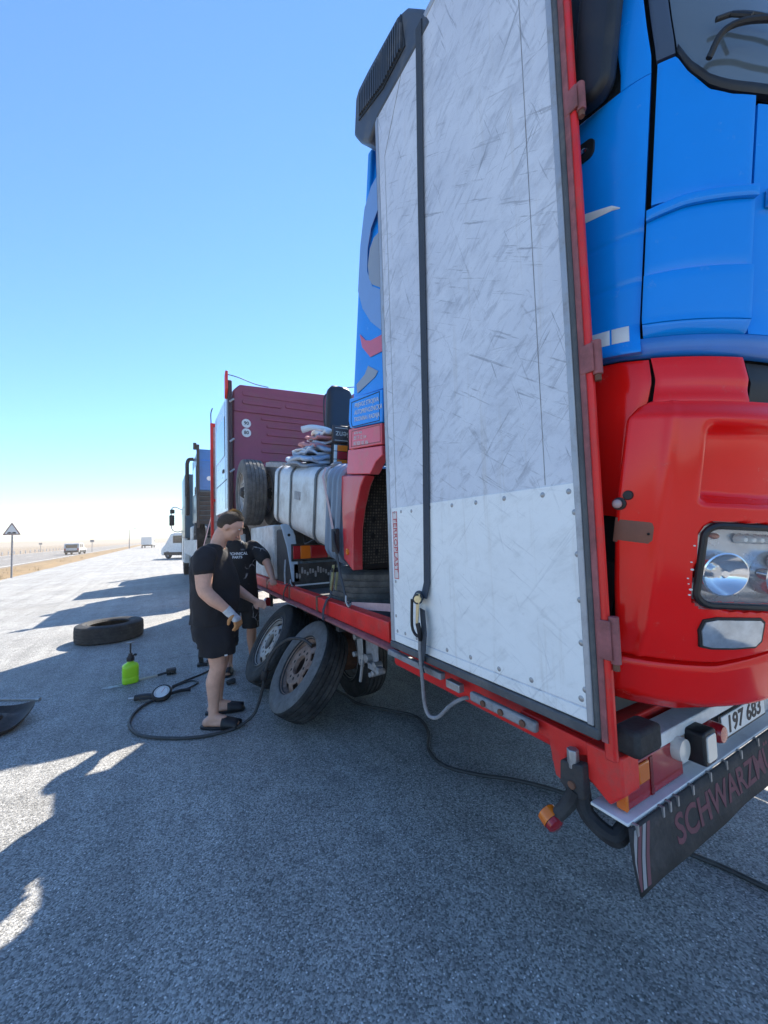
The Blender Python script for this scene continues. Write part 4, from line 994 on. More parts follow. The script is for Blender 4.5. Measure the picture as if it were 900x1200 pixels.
# woven mesh mudflap inside the arch
def mesh_mat():
    m = bpy.data.materials.new('woven_mud_mesh'); m.use_nodes = True; n, l = m.node_tree.nodes, m.node_tree.links; b = n['Principled BSDF']
    tc = n.new('ShaderNodeTexCoord'); ck = n.new('ShaderNodeTexVoronoi'); ck.inputs['Scale'].default_value = 46; ck.inputs['Randomness'].default_value = .15; l.new(tc.outputs['Object'], ck.inputs['Vector'])
    cr = n.new('ShaderNodeValToRGB'); cr.color_ramp.elements[0].position = .15; cr.color_ramp.elements[0].color = (.40, .34, .26, 1); cr.color_ramp.elements[1].position = .6; cr.color_ramp.elements[1].color = (.03, .027, .024, 1)
    l.new(ck.outputs['Distance'], cr.inputs[0]); l.new(cr.outputs[0], b.inputs['Base Color']); b.inputs['Roughness'].default_value = .85
    bp = n.new('ShaderNodeBump'); bp.invert = True; bp.inputs['Distance'].default_value = .006; l.new(ck.outputs['Distance'], bp.inputs['Height']); l.new(bp.outputs[0], b.inputs['Normal'])
    return m
mf = MB().box(-1.17, -.78, .60, .62, .23, .93).build('mud_flap', mesh_mat(), TA, bevel=.01)
for (x, w) in ((-1.06, .56), (-1.06, .44), (-.95, .70), (-1.02, .32)): MB().ell((x, .597, w), (.016, .006, .026), 10).build('flap_hole', DARK, mf)
MB().box(-1.18, -.76, .59, .63, .20, .235).build('flap_edge', BLACK, mf)
for sx in (-1, 1):
    M = Matrix.Translation((sx*1.03, 0, .5))
    if sx > 0: M = M @ Matrix.Rotation(math.pi, 4, 'Z')
    if sx > 0: wheel_parts(TA, .5, .29, .30, RUBBER, RIMW, matrix=M, n=72)
    else: MB().lathe([(0, -.08), (.10, -.08), (.13, -.05), (.14, .0), (.20, .02), (.20, .14), (.1, .15)], (-1.0, 0, .5), (1, 0, 0), n=28).build('brake_drum', RUST, TA)
MB().cyl((-.95, 0, .5), (.95, 0, .5), .07).build('front_axle', CHASSIS, TA)
# rear duals
for sx in (-1, 1):
    for k_, xo in enumerate((1.20, .80)):
        M = Matrix.Translation((sx*xo, 4.3, .5))
        if sx > 0: M = M @ Matrix.Rotation(math.pi, 4, 'Z')
        wheel_parts(TA, .5, .29, .30, RUBBER2, RIMW, matrix=M, n=96, dish=.06)
MB().cyl((-.8, 4.3, .5), (.8, 4.3, .5), .09).build('rear_axle', CHASSIS, TA)
for x in (-.42, .42): MB().box(x-.04, x+.04, -1.2, 5.0, .62, .87).build('frame_rail', CHASSIS, TA)
for y in (.9, 1.9, 2.9, 3.8, 4.9): MB().box(-.38, .38, y-.05, y+.05, .66, .84).build('frame_crossmember', CHASSIS, TA)
MB().box(-.5, .5, -.9, .5, .55, 1.1).build('engine', CHASSIS, TA, bevel=.06)
MB().box(-1.1, 1.1, 3.1, 3.2, .88, .94).build('cross_beam', GREYMET, TA)

# ---- fuel tank
tk_poly = rrect(-.915, .59, .67, .67, .11)
tk = MB().prism(tk_poly, 'y', 1.07, 2.72).build('fuel_tank', TANKM, TA, bevel=.035, seg=3)
for u in (1.30, 2.02, 2.50):
    loop = [(x, u, z) for x, z in rrect(-.915, .59, .685, .685, .115)]
    mb = MB(); k = len(loop)
    for (x, y, z) in loop:
        d = Vector((x+.915, 0, z-.59)).normalized()*.004
        for a_, b_ in ((-.022, 0), (.022, 0), (.022, 1), (-.022, 1)): mb.v.append(Vector((x, y+a_, z))+d*b_)
    for i in range(k):
        for j in range(4): mb.f.append((i*4+j, i*4+(j+1) % 4, ((i+1) % k)*4+(j+1) % 4, ((i+1) % k)*4+j))
    mb.build('tank_band', mat('dark_tank_band', (.09, .095, .10), .6, .3, var=.2), tk)
MB().lathe([(.045, 0), (.045, .03), (.05, .035), (.05, .06), (.02, .07), (0, .07)], (-1.12, 1.16, .90), (-.35, 0, 1), n=18).build('filler_cap', mat('dull_cap', (.22, .21, .20), .6, .3), tk)
MB().box(-1.254, -1.250, 1.72, 1.90, .60, .68).build('tank_plate', GREYMET, tk)
# ribbed side cover between the tank and the fender
rb_ = MB().prism(rrect(-.93, .57, .60, .68, .10), 'y', .74, 1.03).build('ribbed_cover', BGREY, TA, bevel=.02)
for u in (.79, .885, .98):
    MB().tube([(x, u, z) for x, z in rrect(-.93, .57, .63, .71, .11)], .032, 8, closed=True).build('cover_rib', BGREY, rb_)
# ------------------------------------------------------------------ maroon tractor facing forwards on the trailer
TB = thing('tractor_truck', 'maroon truck tractor with sky reflection painted on its flanks carried at the front of the trailer', 'truck', (2.40, 6.5, 1.0), group='tractor units carried on the trailer')
def B(mb, name, m, parent=None, **k): return mb.build(name, m, parent or TB, world=True, **k)
bw = B(MB().prism([(1.24, 4.30), (3.42, 4.38), (3.52, 4.28), (3.56, 2.0), (1.10, 2.0), (1.125, 4.18)], 'y', 7.2, 7.26), 'cab_rear_wall', MAROON, bevel=.03, seg=3)
B(MB().prism([(1.10, 2.0), (3.56, 2.0), (3.52, 4.25), (3.35, 4.36), (1.28, 4.32), (1.13, 4.2)], 'y', 7.261, 9.2), 'cab_body', MAROON, bevel=.03, seg=3)
# pressed ribs on the rear wall, each its own raised piece
def rib(x0, x1, z0, z1, th=.014):
    B(MB().prism(rrect((x0+x1)/2, (z0+z1)/2, x1-x0, z1-z0, min(.04, (z1-z0)*.45)), 'y', 7.2-th, 7.202), 'pressed_rib', MAROON, bw, bevel=.006)
rib(1.28, 3.3, 4.10, 4.20, .014); rib(1.28, 1.98, 3.95, 4.03, .022); rib(2.05, 3.3, 3.97, 4.05, .022)
rib(1.14, 3.5, 3.80, 3.835, .03)
for i, z in enumerate((3.72, 3.585, 3.44, 3.29, 3.12, 2.95)):
    rib(1.60+(.1 if i in (1, 2) else 0), 2.45, z-.028, z+.028, .026)
for z, s in ((3.60, '90'), (3.43, '80')):
    d_ = B(MB().lathe([(0, -.004), (.078, -.004), (.08, 0), (.08, .004)], (1.345, 7.196, z), (0, 1, 0), n=28), 'speed_sticker', PAINTW, bw)
    text('sticker_number', s, .085, (1.345, 7.190, z), (1, 0, 0), (0, 0, 1), TXTK, bw, True, bold=.002)
# flank coloured as pale sky reflection, with window, handle and door seams; dark corner post with hinges
B(MB().box(1.055, 1.118, 7.30, 9.18, 2.05, 4.15), 'side_door', SKYREFL, bevel=.012)
B(MB().box(1.048, 1.056, 7.75, 8.95, 3.10, 3.85), 'side_window', GLASSD, bevel=.006)
for y in (7.5, 7.7, 9.0): B(MB().box(1.052, 1.0545, y-.006, y+.006, 2.1, 4.1), 'door_seam', SEAMK)
B(MB().box(1.052, 1.0545, 7.5, 9.0, 2.62, 2.635), 'door_seam', SEAMK)
B(MB().box(1.035, 1.054, 7.85, 8.0, 2.8, 2.86), 'door_handle', BLACK, bevel=.006)
cp = B(MB().box(1.03, 1.10, 7.12, 7.27, 1.75, 4.32), 'corner_post', mat('dark_maroon_trim', (.045, .018, .025), .6, var=.2), bevel=.015)
for z in (3.95, 3.25, 2.72): B(MB().cyl((1.05, 7.09, z-.03), (1.12, 7.09, z+.03), .018, n=10), 'post_latch', STEEL, cp)
B(MB().prism([(7.10, 4.15), (7.22, 4.0), (7.22, 4.40), (7.10, 4.47)], 'x', .985, 1.03), 'side_fin', RED, bevel=.006)
B(MB().tube([(1.0, 7.14, 4.42), (1.2, 7.15, 4.40), (1.5, 7.2, 4.345), (1.75, 7.22, 4.33)], .008, 6, 4), 'roof_cable', BLACK)
B(MB().tube([(2.9, 7.2, 4.38), (3.2, 7.1, 4.5), (3.5, 7.0, 4.55)], .008, 6, 4), 'roof_cable', BLACK)
B(MB().box(3.42, 3.50, 6.6, 7.19, 2.0, 4.42), 'side_fairing', MAROON, bevel=.015)
for x in (1.98, 2.82): B(MB().box(x-.04, x+.04, 4.05, 9.2, 1.45, 1.68), 'frame_rail', CHASSIS)
B(MB().box(1.9, 2.9, 4.3, 5.3, 1.69, 1.76), 'fifth_wheel', CHASSIS, bevel=.02)
B(MB().box(1.75, 3.05, 5.85, 6.75, 1.69, 1.78), 'support_saddle', RUST, bevel=.02)
for y in (4.62, 8.0):
    for sx in (-1, 1):
        for k_, xo in enumerate((.73,) if y < 5 else (1.05,)):
            M = Matrix.Translation((sx*xo, y-6.5, .41))
            if sx > 0: M = M @ Matrix.Rotation(math.pi, 4, 'Z')
            wheel_parts(TB, .41, .25, .28, RUBBER, RIMW, matrix=M, n=72)
    B(MB().cyl((1.6, y, 1.41), (3.2, y, 1.41), .07), 'axle', CHASSIS)
# ribbed rear mudguard
for sx, x0, x1 in ((-1, 1.26, 1.82), (1, 3.02, 3.60)):
    mg = MB(); n_ = 18
    for i in range(n_+1):
        a = R(-20+130*i/n_)
        for j in range(25):
            x = x0+(x1-x0)*j/24; r_ = .475+.014*(1 if (j//2) % 2 else 0)
            mg.v.append(Vector((x, 4.54-r_*math.cos(a)*.98, 1.22+r_*math.sin(a)*1.02)))
    for i in range(n_):
        for j in range(24): k = i*25+j; mg.f.append((k, k+1, k+26, k+25))
    mo = B(mg, 'mudguard', BGREY, ang=25, flip=False)
    sf = mo.modifiers.new('thick', 'SOLIDIFY'); sf.thickness = .008
# pale mudguard end plate with a hole
ep = MB(); pts = [(1.075, 1.68), (1.13, 1.685), (1.19, 1.655), (1.225, 1.56), (1.24, 1.40), (1.255, 1.20), (1.265, 1.075), (1.185, 1.085), (1.165, 1.25), (1.135, 1.45), (1.10, 1.58)]
eo = B(MB().prism(pts, 'y', 4.0, 4.03), 'mudguard_bracket', mat('pale_blue_plastic', (.36, .47, .58), .45, var=.1, dirt=(.35, .33, .3), damt=.3, dscale=8), bevel=.008)
B(MB().lathe([(0, 0), (.016, 0)], (1.155, 3.998, 1.57), (0, 1, 0), n=14), 'bracket_hole', DARK, eo)
lb = B(MB().box(1.175, 1.72, 3.985, 4.03, 1.295, 1.475), 'tail_light_housing', BLACK, bevel=.008)
for (xa, xb, m_) in ((1.19, 1.265, REDLENS), (1.268, 1.375, ORANGE), (1.378, 1.565, REDLENS), (1.568, 1.70, mat('rusty_beige_lens', (.33, .26, .20), .5, var=.2))):
    B(MB().box(xa, xb, 3.975, 3.99, 1.32, 1.455), 'lens', m_, lb, bevel=.004)
ff = B(MB().box(1.20, 1.72, 4.0, 4.012, 1.0, 1.27), 'mud_flap', FLAP, bevel=.003)
for i in range(16):
    x = 1.23+i*.029; B(MB().prism(rrect(x, 1.17+random.uniform(-.03, .03), .020, random.uniform(.03, .07), .006, 2), 'y', 3.996, 4.0005), 'flap_pattern', GREYMET, ff)
B(MB().box(1.21, 1.70, 3.995, 4.0, 1.04, 1.055), 'flap_stripe', TXTW, ff)
# boxes on the left flank of the frame
B(MB().box(1.17, 1.50, 4.72, 6.0, 1.05, 1.70), 'tool_box', OFFW, bevel=.02)
B(MB().box(1.20, 1.50, 4.10, 4.68, 1.02, 1.64), 'battery_box', CHASSIS, bevel=.02)
B(MB().tube([(1.22, 4.35, 1.02), (1.24, 4.4, 1.2), (1.30, 4.5, 1.62)], .012, 6, 4), 'stay_rod', STEEL)
B(MB().tube([(1.17, 4.22, 1.02), (1.175, 4.25, 1.16), (1.2, 4.3, 1.3)], .010, 6, 4), 'stay_rod', STEEL)
B(MB().box(1.06, 1.17, 6.4, 9.1, 1.15, 1.62), 'side_skirt', OFFW, bevel=.02)

# ------------------------------------------------------------------ loads piled on the blue tractor's frame
MB().box(-.86, .1, 1.25, 2.3, .875, 1.33).build('equipment_box', CHASSIS, TA, bevel=.02)
MB().box(-1.15, -.5, 2.75, 3.6, .90, .96).build('catwalk', GREYMET, TA, bevel=.01)
t = thing('lamp_board', 'upside-down brown mud flap board with red and orange tail light', 'tail light', (1.55, 3.38, 2.2), (R(10), 0, 0))
mbd = MB().box(-.165, .16, .0, .03, .215, .375).build('flap_board', mat('dark_brown_board', (.05, .032, .026), .5, var=.15), t, bevel=.012)
for z in (.238, .352): MB().box(-.14, .16, -.002, .0, z-.003, z+.003).build('board_line', mat('cream_line', (.5, .42, .33), .6), mbd)
text('board_lettering', 'Mercedes-Benz', .085, (-.135, -.002, .295), (-1, 0, 0), (0, 0, -1), mat('cream_line', (.5, .42, .33)), mbd, align='RIGHT', sx=.95)
lh = MB().box(-.15, .16, .0, .07, .005, .205).build('lamp_housing', BLACK, t, bevel=.008)
for (xa, xb, m_) in ((-.145, -.115, CLEAR), (-.112, -.01, ORANGE), (-.008, .155, ORANGE)):
    for (za, zb) in ((.015, .06), (.065, .135), (.14, .195)):
        MB().box(xa, xb, -.012, .002, za, zb).build('lens', REDLENS if (za == .065 and xa > -.12) else m_, lh, bevel=.004)
# black padded seat part standing behind it
t = thing('seat_cushion', 'black rounded seat cushion standing upright above the lamp board', 'cushion', (1.60, 3.68, 2.55), (R(4), 0, R(4)))
cu = MB()
n_ = 14
for i in range(n_+1):
    z = .52*i/n_; t_ = i/n_; w_ = .15*(1-.12*t_)*(1-max(0, t_-.85)**2*14); d_ = .065*(1-max(0, t_-.82)**2*16)
    for j in range(20):
        a = 2*math.pi*j/20; ca, sa = math.cos(a), math.sin(a)
        cu.v.append(Vector((w_*math.copysign(abs(ca)**.45, ca), d_*math.copysign(abs(sa)**.6, sa), z)))
for i in range(n_):
    for j in range(20): k = i*20+j; k2 = i*20+(j+1) % 20; cu.f.append((k, k2, k2+20, k+20))
cu.f.append(tuple(range(20))[::-1]); cu.f.append(tuple(n_*20+j for j in range(20)))
cu.build('cushion_body', mat('black_vinyl', (.012, .013, .018), .55, var=.2, bump=.1), t, ang=60)
MB().tube([(-.155, -.01, .42), (-.18, -.02, .35), (-.175, -.02, .15), (-.15, -.02, .05)], .007, 6, 4).build('cushion_cord', BLACK, t)
# folded sheets
t = thing('folded_tarpaulins', 'pile of crumpled pink, white and blue-grey tarpaulin sheets on the tank', 'tarpaulin', (1.32, 3.78, 2.255), (R(10), 0, 0))
TCOL = [mat('tarp_bluegrey', (.26, .31, .38), .7, var=.15), mat('tarp_white', (.66, .63, .60), .7, var=.12, dirt=(.4, .35, .3), damt=.3), mat('tarp_pink', (.48, .20, .20), .7, var=.15), mat('tarp_pale', (.45, .50, .56), .7, var=.12)]
rnd = random.Random(5); zz = 0.
for i in range(11):
    th = rnd.uniform(.022, .045); sx_ = .20-.008*i+rnd.uniform(-.02, .03); sy_ = .30-.012*i; ox = .02+.010*i+rnd.uniform(-.03, .03); oy = -.02*i*.6+rnd.uniform(-.04, .04)
    fm = MB(); nn = 28; kk = 7
    for a_ in range(nn):
        an = 2*math.pi*a_/nn; ca, sa = math.cos(an), math.sin(an)
        rr_ = 1+.34*noise.noise((ca*1.5+i*3, sa*1.5, i))+.16*noise.noise((ca*4+i*3, sa*4, i+9))
        ex, ey = sx_*rr_*math.copysign(abs(ca)**.45, ca), sy_*rr_*math.copysign(abs(sa)**.45, sa)
        for b_ in range(kk):
            p_ = math.pi*b_/(kk-1); ins = math.sin(p_)
            dz = th*.5*(1-math.cos(p_))+.045*noise.noise((ex*7, ey*7, i*.7))+.02*noise.noise((ex*17, ey*17, i*2.))
            fm.v.append(Vector((ox+ex*(.86+.14*ins), oy+ey*(.88+.12*ins), zz+dz)))
    for a_ in range(nn):
        a2 = (a_+1) % nn
        for b_ in range(kk-1): fm.f.append((a_*kk+b_, a2*kk+b_, a2*kk+b_+1, a_*kk+b_+1))
    fm.f.append(tuple(a_*kk for a_ in range(nn))); fm.f.append(tuple(a_*kk+kk-1 for a_ in range(nn))[::-1])
    fm.build('folded_sheet', TCOL[[0, 3, 0, 3, 1, 0, 2, 3, 2, 0, 1][i]], t, ang=70)
    zz += th*.92
fm = MB().tube([(-.10, -.02, zz+.01), (-.02, -.08, zz+.035), (.10, -.12, zz+.03), (.16, -.16, zz+.01)], lambda q: .035*(1-.5*q), 10, 5); fm.build('rolled_sheet', TCOL[1], t)

# hoses, cables and brackets on the blue tractor's frame
for i, (pts, r_, m_) in enumerate((
    ([(-.9, .74, 1.15), (-.92, .95, 1.02), (-.85, 1.3, .96), (-.7, 1.8, .95), (-.6, 2.6, .95)], .014, BLACK), ([(-.8, .74, 1.25), (-.78, 1.0, 1.08), (-.6, 1.5, 1.40), (-.3, 1.8, 1.42)], .012, HOSEM),
    ([(-1.1, 2.72, .35), (-1.13, 2.86, .25), (-1.05, 3.1, .30), (-.9, 3.4, .5)], .016, BLACK), ([(-1.05, 2.7, .55), (-1.0, 3.0, .42), (-.95, 3.4, .40), (-.9, 3.7, .5)], .012, HOSEM),
    ([(-1.12, 1.6, .255), (-1.16, 1.75, .18), (-1.1, 2.0, .16), (-1.0, 2.3, .245)], .010, BLACK), ([(-.98, 2.2, .25), (-1.06, 2.5, .12), (-1.1, 2.8, .16), (-.95, 3.1, .3)], .018, HOSEM))):
    MB().tube(pts, r_, 8, 5).build('air_line', m_, TA)
for u in (1.30, 2.02, 2.50): MB().box(-1.0, -.44, u-.03, u+.03, .215, .25).build('tank_bracket', CHASSIS, TA, bevel=.006)
MB().box(-.95, -.45, 2.80, 3.55, .55, .86).build('air_reservoir_box', CHASSIS, TA, bevel=.03)
for u in (2.95, 3.25): MB().cyl((-.98, u, .42), (-.5, u, .42), .11, n=20).build('air_reservoir', GREYMET, TA, bevel=.02)

# ------------------------------------------------------------------ lashings along the rail
def lash(label, fn, loc):
    t = thing('ratchet_strap', label, 'strap', loc, group='ratchet straps'); fn(lambda mb, name, m_, p=None, **k: mb.build(name, m_, p or t, world=True, **k)); return t
def f1(S):
    S(MB().ribbon([(1.30, 2.98, 2.14), (1.17, 2.97, 2.10), (1.128, 2.93, 2.02), (1.125, 2.80, 1.75), (1.122, 2.72, 1.56)], (0, 1, .15), .04, .004), 'webbing', WEBP)
    r_ = S(MB().box(1.10, 1.135, 2.64, 2.72, 1.43, 1.60), 'ratchet', CHASSIS, bevel=.008)
    S(MB().tube([(1.10, 2.66, 1.58), (1.085, 2.62, 1.50), (1.10, 2.60, 1.42)], .012, 8, 3), 'handle', BLACK, r_)
    S(MB().ribbon([(1.118, 2.67, 1.43), (1.12, 2.62, 1.28), (1.125, 2.54, 1.12)], (0, 1, .2), .04, .005), 'lower_webbing', WEB)
    S(MB().tube([(1.125, 2.53, 1.13), (1.12, 2.52, 1.09), (1.13, 2.50, 1.06), (1.15, 2.51, 1.075)], .008, 8, 4), 'hook', STEEL)
lash('pinkish strap running down over the ribbed cover beside the red fender', f1, (1.12, 2.6, 1.05))
def f2(S):
    r_ = S(MB().prism([(2.76, 1.32), (2.80, 1.33), (2.86, 1.14), (2.83, 1.13)], 'x', 1.135, 1.14).prism([(2.76, 1.32), (2.80, 1.33), (2.86, 1.14), (2.83, 1.13)], 'x', 1.175, 1.18), 'ratchet', mat('olive_zinc', (.36, .38, .20), .4, .7, var=.25, vscale=25), bevel=.001)
    S(MB().cyl((1.13, 2.79, 1.29), (1.185, 2.79, 1.29), .018), 'spool', BLACK, r_)
    S(MB().tube([(1.14, 2.77, 1.33), (1.145, 2.80, 1.24), (1.15, 2.85, 1.13)], .006, 6, 3), 'handle', ZINC, r_)
    S(MB().ribbon([(1.155, 2.85, 1.15), (1.145, 2.89, 1.07), (1.126, 2.90, 1.056), (1.100, 2.91, .98), (1.098, 2.92, .90)], (0, 1, 0), .035, .005), 'webbing', WEB)
lash('short dark strap with olive ratchet hooked round the red rail', f2, (1.13, 2.9, 1.0))
def f3(S):
    S(MB().ribbon([(1.20, 2.60, 1.045), (1.215, 2.45, 1.06), (1.24, 2.20, 1.085), (1.26, 2.02, 1.10)], (0, .1, 1), .048, .006), 'webbing', WEBP)
    S(MB().tube([(1.185, 2.62, 1.075), (1.185, 2.62, 1.02), (1.175, 2.72, 1.035)], .006, 8, closed=True), 'triangle_ring', STEEL)
lash('faded pink webbing with triangle ring lying along the deck edge', f3, (1.2, 2.6, 1.0))
def f4(S):
    S(MB().ribbon([(1.17, 4.02, 1.10), (1.15, 4.03, 1.06), (1.125, 4.03, 1.05), (1.102, 4.04, .98), (1.10, 4.05, .90)], (0, 1, 0), .035, .005), 'webbing', BLACK)
    S(MB().tube([(1.17, 4.02, 1.11), (1.16, 3.98, 1.08), (1.17, 3.95, 1.05)], .007, 6, 3), 'hook', STEEL)
lash('narrow black strap wound round the red rail by the hand of the far man', f4, (1.13, 4.03, 1.0))

# ------------------------------------------------------------------ the towing truck and its load
TC = thing('towing_truck', 'white towing truck with tall mirrors at the front of the trailer', 'truck', (2.15, 17, 0), (0, 0, 0))
def C_(mb, name, m, parent=None, **k): return mb.build(name, m, parent or TC, world=True, **k)
for x in (1.75, 2.6): C_(MB().box(x-.05, x+.05, 12.8, 21.0, .75, 1.0), 'frame_rail', CHASSIS)
C_(MB().box(.96, 3.4, 12.7, 18.9, 1.02, 1.12), 'flatbed', CHASSIS)
for i in range(4):
    y0 = 12.75+i*1.54
    C_(MB().box(.92, .955, y0, y0+1.50, 1.0, 1.55), 'drop_side', OFFW, bevel=.01); C_(MB().box(3.405, 3.44, y0, y0+1.50, 1.0, 1.55), 'drop_side', OFFW, bevel=.01)
cb = C_(MB().prism([(19.15, .55), (21.25, .55), (21.35, 1.4), (21.2, 2.95), (20.9, 3.12), (19.25, 3.12), (19.15, 3.0)], 'x', .92, 3.38), 'cab', WHITE, bevel=.06, seg=3)
C_(MB().box(.90, .915, 19.7, 20.8, 1.95, 2.75), 'side_window', GLASSD, cb, bevel=.01)
C_(MB().box(.905, .918, 19.55, 19.57, .7, 2.9), 'door_seam', SEAMK, cb); C_(MB().box(.905, .918, 20.95, 20.97, .7, 2.9), 'door_seam', SEAMK, cb)
for sx, xo in ((-1, .92), (1, 3.38)):
    ma = C_(MB().tube([(xo, 20.95, 3.0), (xo+sx*.25, 21.0, 3.12), (xo+sx*.42, 21.05, 3.05), (xo+sx*.45, 21.05, 2.6), (xo+sx*.42, 21.05, 2.1), (xo+sx*.2, 21.0, 1.95), (xo, 20.95, 2.0)], .028, 8, 4), 'mirror_arm', OFFW)
    C_(MB().box(xo+sx*.42-.11, xo+sx*.42+.11, 20.98, 21.10, 2.25, 2.75), 'mirror', BLACK, ma, bevel=.03); C_(MB().box(xo+sx*.40-.10, xo+sx*.40+.10, 20.98, 21.10, 2.82, 3.02), 'wide_mirror', BLACK, ma, bevel=.03)
for y in (13.9, 15.2, 20.2):
    for sx in (-1, 1):
        M = Matrix.Translation((sx*1.05, y-17, .5))
        if sx > 0: M = M @ Matrix.Rotation(math.pi, 4, 'Z')
        wheel_parts(TC, .5, .29, .30, RUBBER, RIMW, matrix=M, n=72)
        mg = MB()
        for i in range(13):
            a = R(10+160*i/12); mg.v += [Vector((2.15+sx*(1.05-.2), y+.56*math.cos(a), .5+.54*math.sin(a))), Vector((2.15+sx*(1.05+.19), y+.56*math.cos(a), .5+.54*math.sin(a)))]
        for i in range(12): k = 2*i; mg.f.append((k, k+1, k+3, k+2))
        if y < 19: C_(mg, 'mudguard', OFFW, flip=False)
TD = thing('carried_truck', 'blue truck with slate blue flank and dark grey lower rear carried on the towing truck', 'truck', (2.15, 15, 1.12), group='carried trucks')
def D_(mb, name, m, parent=None, **k): return mb.build(name, m, parent or TD, world=True, **k)
lbw = D_(MB().box(1.0, 3.35, 13.05, 13.12, 3.05, 4.32), 'cab_rear_wall', mat('mid_blue_paint', (.03, .15, .40), .4, var=.1, coat=.3), bevel=.03)
D_(MB().box(1.08, 3.27, 13.035, 13.052, 3.95, 4.0), 'pressed_rib', DBLUE, lbw); D_(MB().box(1.12, 1.7, 13.035, 13.052, 3.15, 3.9), 'pressed_panel', mat('mid_blue_paint', (.03, .15, .40)), lbw, bevel=.01)
D_(MB().lathe([(0, -.004), (.07, -.004), (.07, .004)], (1.32, 13.03, 3.42), (0, 1, 0), n=20), 'speed_sticker', PAINTW, lbw)
D_(MB().box(1.0, 3.35, 13.121, 15.2, 2.1, 4.30), 'cab_body', mat('slate_blue_paint', (.05, .11, .19), .35, var=.1, coat=.3), bevel=.04)
for i in range(7): D_(MB().box(1.05, 3.3, 13.03, 13.10, 2.02+i*.145, 2.13+i*.145), 'grille_slat', CHASSIS, bevel=.01)
D_(MB().box(.97, 1.05, 13.0, 13.1, 1.9, 4.45), 'corner_pipe', CHASSIS, bevel=.02)
D_(MB().cyl((.93, 13.1, 4.3), (.93, 13.1, 4.5), .05), 'beacon', CHASSIS); D_(MB().cyl((.80, 14.6, 3.0), (.80, 14.6, 4.1), .06), 'air_pipe', CHASSIS); D_(MB().tube([(.80, 14.6, 4.1), (.85, 14.6, 4.25), (1.0, 14.6, 4.28)], .06, 8, 3), 'air_pipe_bend', CHASSIS)
D_(MB().box(.78, .90, 15.0, 15.3, 2.4, 3.4), 'mirror', BLACK, bevel=.03)
D_(MB().box(.985, .999, 13.6, 14.7, 3.0, 3.9), 'side_window', GLASSD, bevel=.01)
for y in (13.3, 14.9): D_(MB().box(.99, .998, y-.01, y+.01, 2.2, 4.2), 'door_seam', SEAMK)
for x in (1.7, 2.6): D_(MB().box(x-.04, x+.04, 12.9, 18.4, 1.75, 2.0), 'frame_rail', CHASSIS)
D_(MB().box(1.0, 1.5, 15.5, 16.6, 1.5, 2.05), 'fuel_tank', TANKM, bevel=.06)
D_(MB().box(.84, 3.3, 16.9, 18.85, 1.62, 4.12), 'front_cab_body', mat('dark_teal_paint', (.035, .085, .12), .4, var=.15, coat=.2), bevel=.06)
for y in (14.4, 17.8):
    for sx in (-1, 1):
        M = Matrix.Translation((sx*1.0, y-15, .5))
        if sx > 0: M = M @ Matrix.Rotation(math.pi, 4, 'Z')
        wheel_parts(TD, .5, .29, .30, RUBBER, RIMW, matrix=M, n=72)
t = thing('lashing_strap', 'thin diagonal strap crossing the dark rear of the carried blue truck', 'strap', (1.3, 12.9, 1.12))
MB().ribbon([(1.55, 12.98, 3.0), (1.2, 12.9, 1.6), (1.08, 12.85, 1.13)], (1, 0, 0), .03, .004).build('webbing', WEBP, t, world=True)
MB().tube([(1.08, 12.85, 1.16), (1.07, 12.84, 1.10), (1.10, 12.83, 1.12)], .01, 6).build('hook', STEEL, t, world=True)
# ------------------------------------------------------------------ small things on the asphalt
t = thing('sprayer_bottle', 'bright lime green pump bottle with black nozzle standing on the asphalt', 'bottle', (-.28, 5.26, 0), (0, 0, R(10)))
LIME = mat('lime_plastic', (.42, .78, .015), .35, var=.05, coat=.2)
bo = MB()
for i, (z, sc) in enumerate(((0, .90), (.006, .97), (.02, 1), (.06, 1.), (.065, .975), (.075, .975), (.08, 1.), (.17, 1.), (.19, .97), (.205, .85), (.215, .6), (.222, .42), (.24, .40))):
    for j in range(24):
        a = 2*math.pi*j/24; ca, sa = math.cos(a), math.sin(a); sq = .5 if z < .2 else .8
        bo.v.append(Vector((.078*sc*math.copysign(abs(ca)**sq, ca), .060*sc*math.copysign(abs(sa)**sq, sa), z)))
for i in range(12):
    for j in range(24): k = i*24; bo.f.append((k+j, k+(j+1) % 24, k+24+(j+1) % 24, k+24+j))
bo.f.append(tuple(range(24))[::-1]); bo.f.append(tuple(288+j for j in range(24)))
bo.build('bottle_body', LIME, t, ang=60)
MB().lathe([(.034, .236), (.038, .24), (.038, .275), (.030, .285), (.022, .30), (.018, .32), (0, .322)], n=20).build('cap', BLACK, t)
MB().tube([(.015, 0, .275), (.045, 0, .30), (.055, 0, .285)], .010, 8, 3).build('nozzle', BLACK, t)
MB().cyl((0, 0, .32), (0, 0, .43), .008).build('pump_rod', BLACK, t); MB().cyl((-.035, 0, .435), (.035, 0, .435), .010).build('pump_handle', STEEL, t)

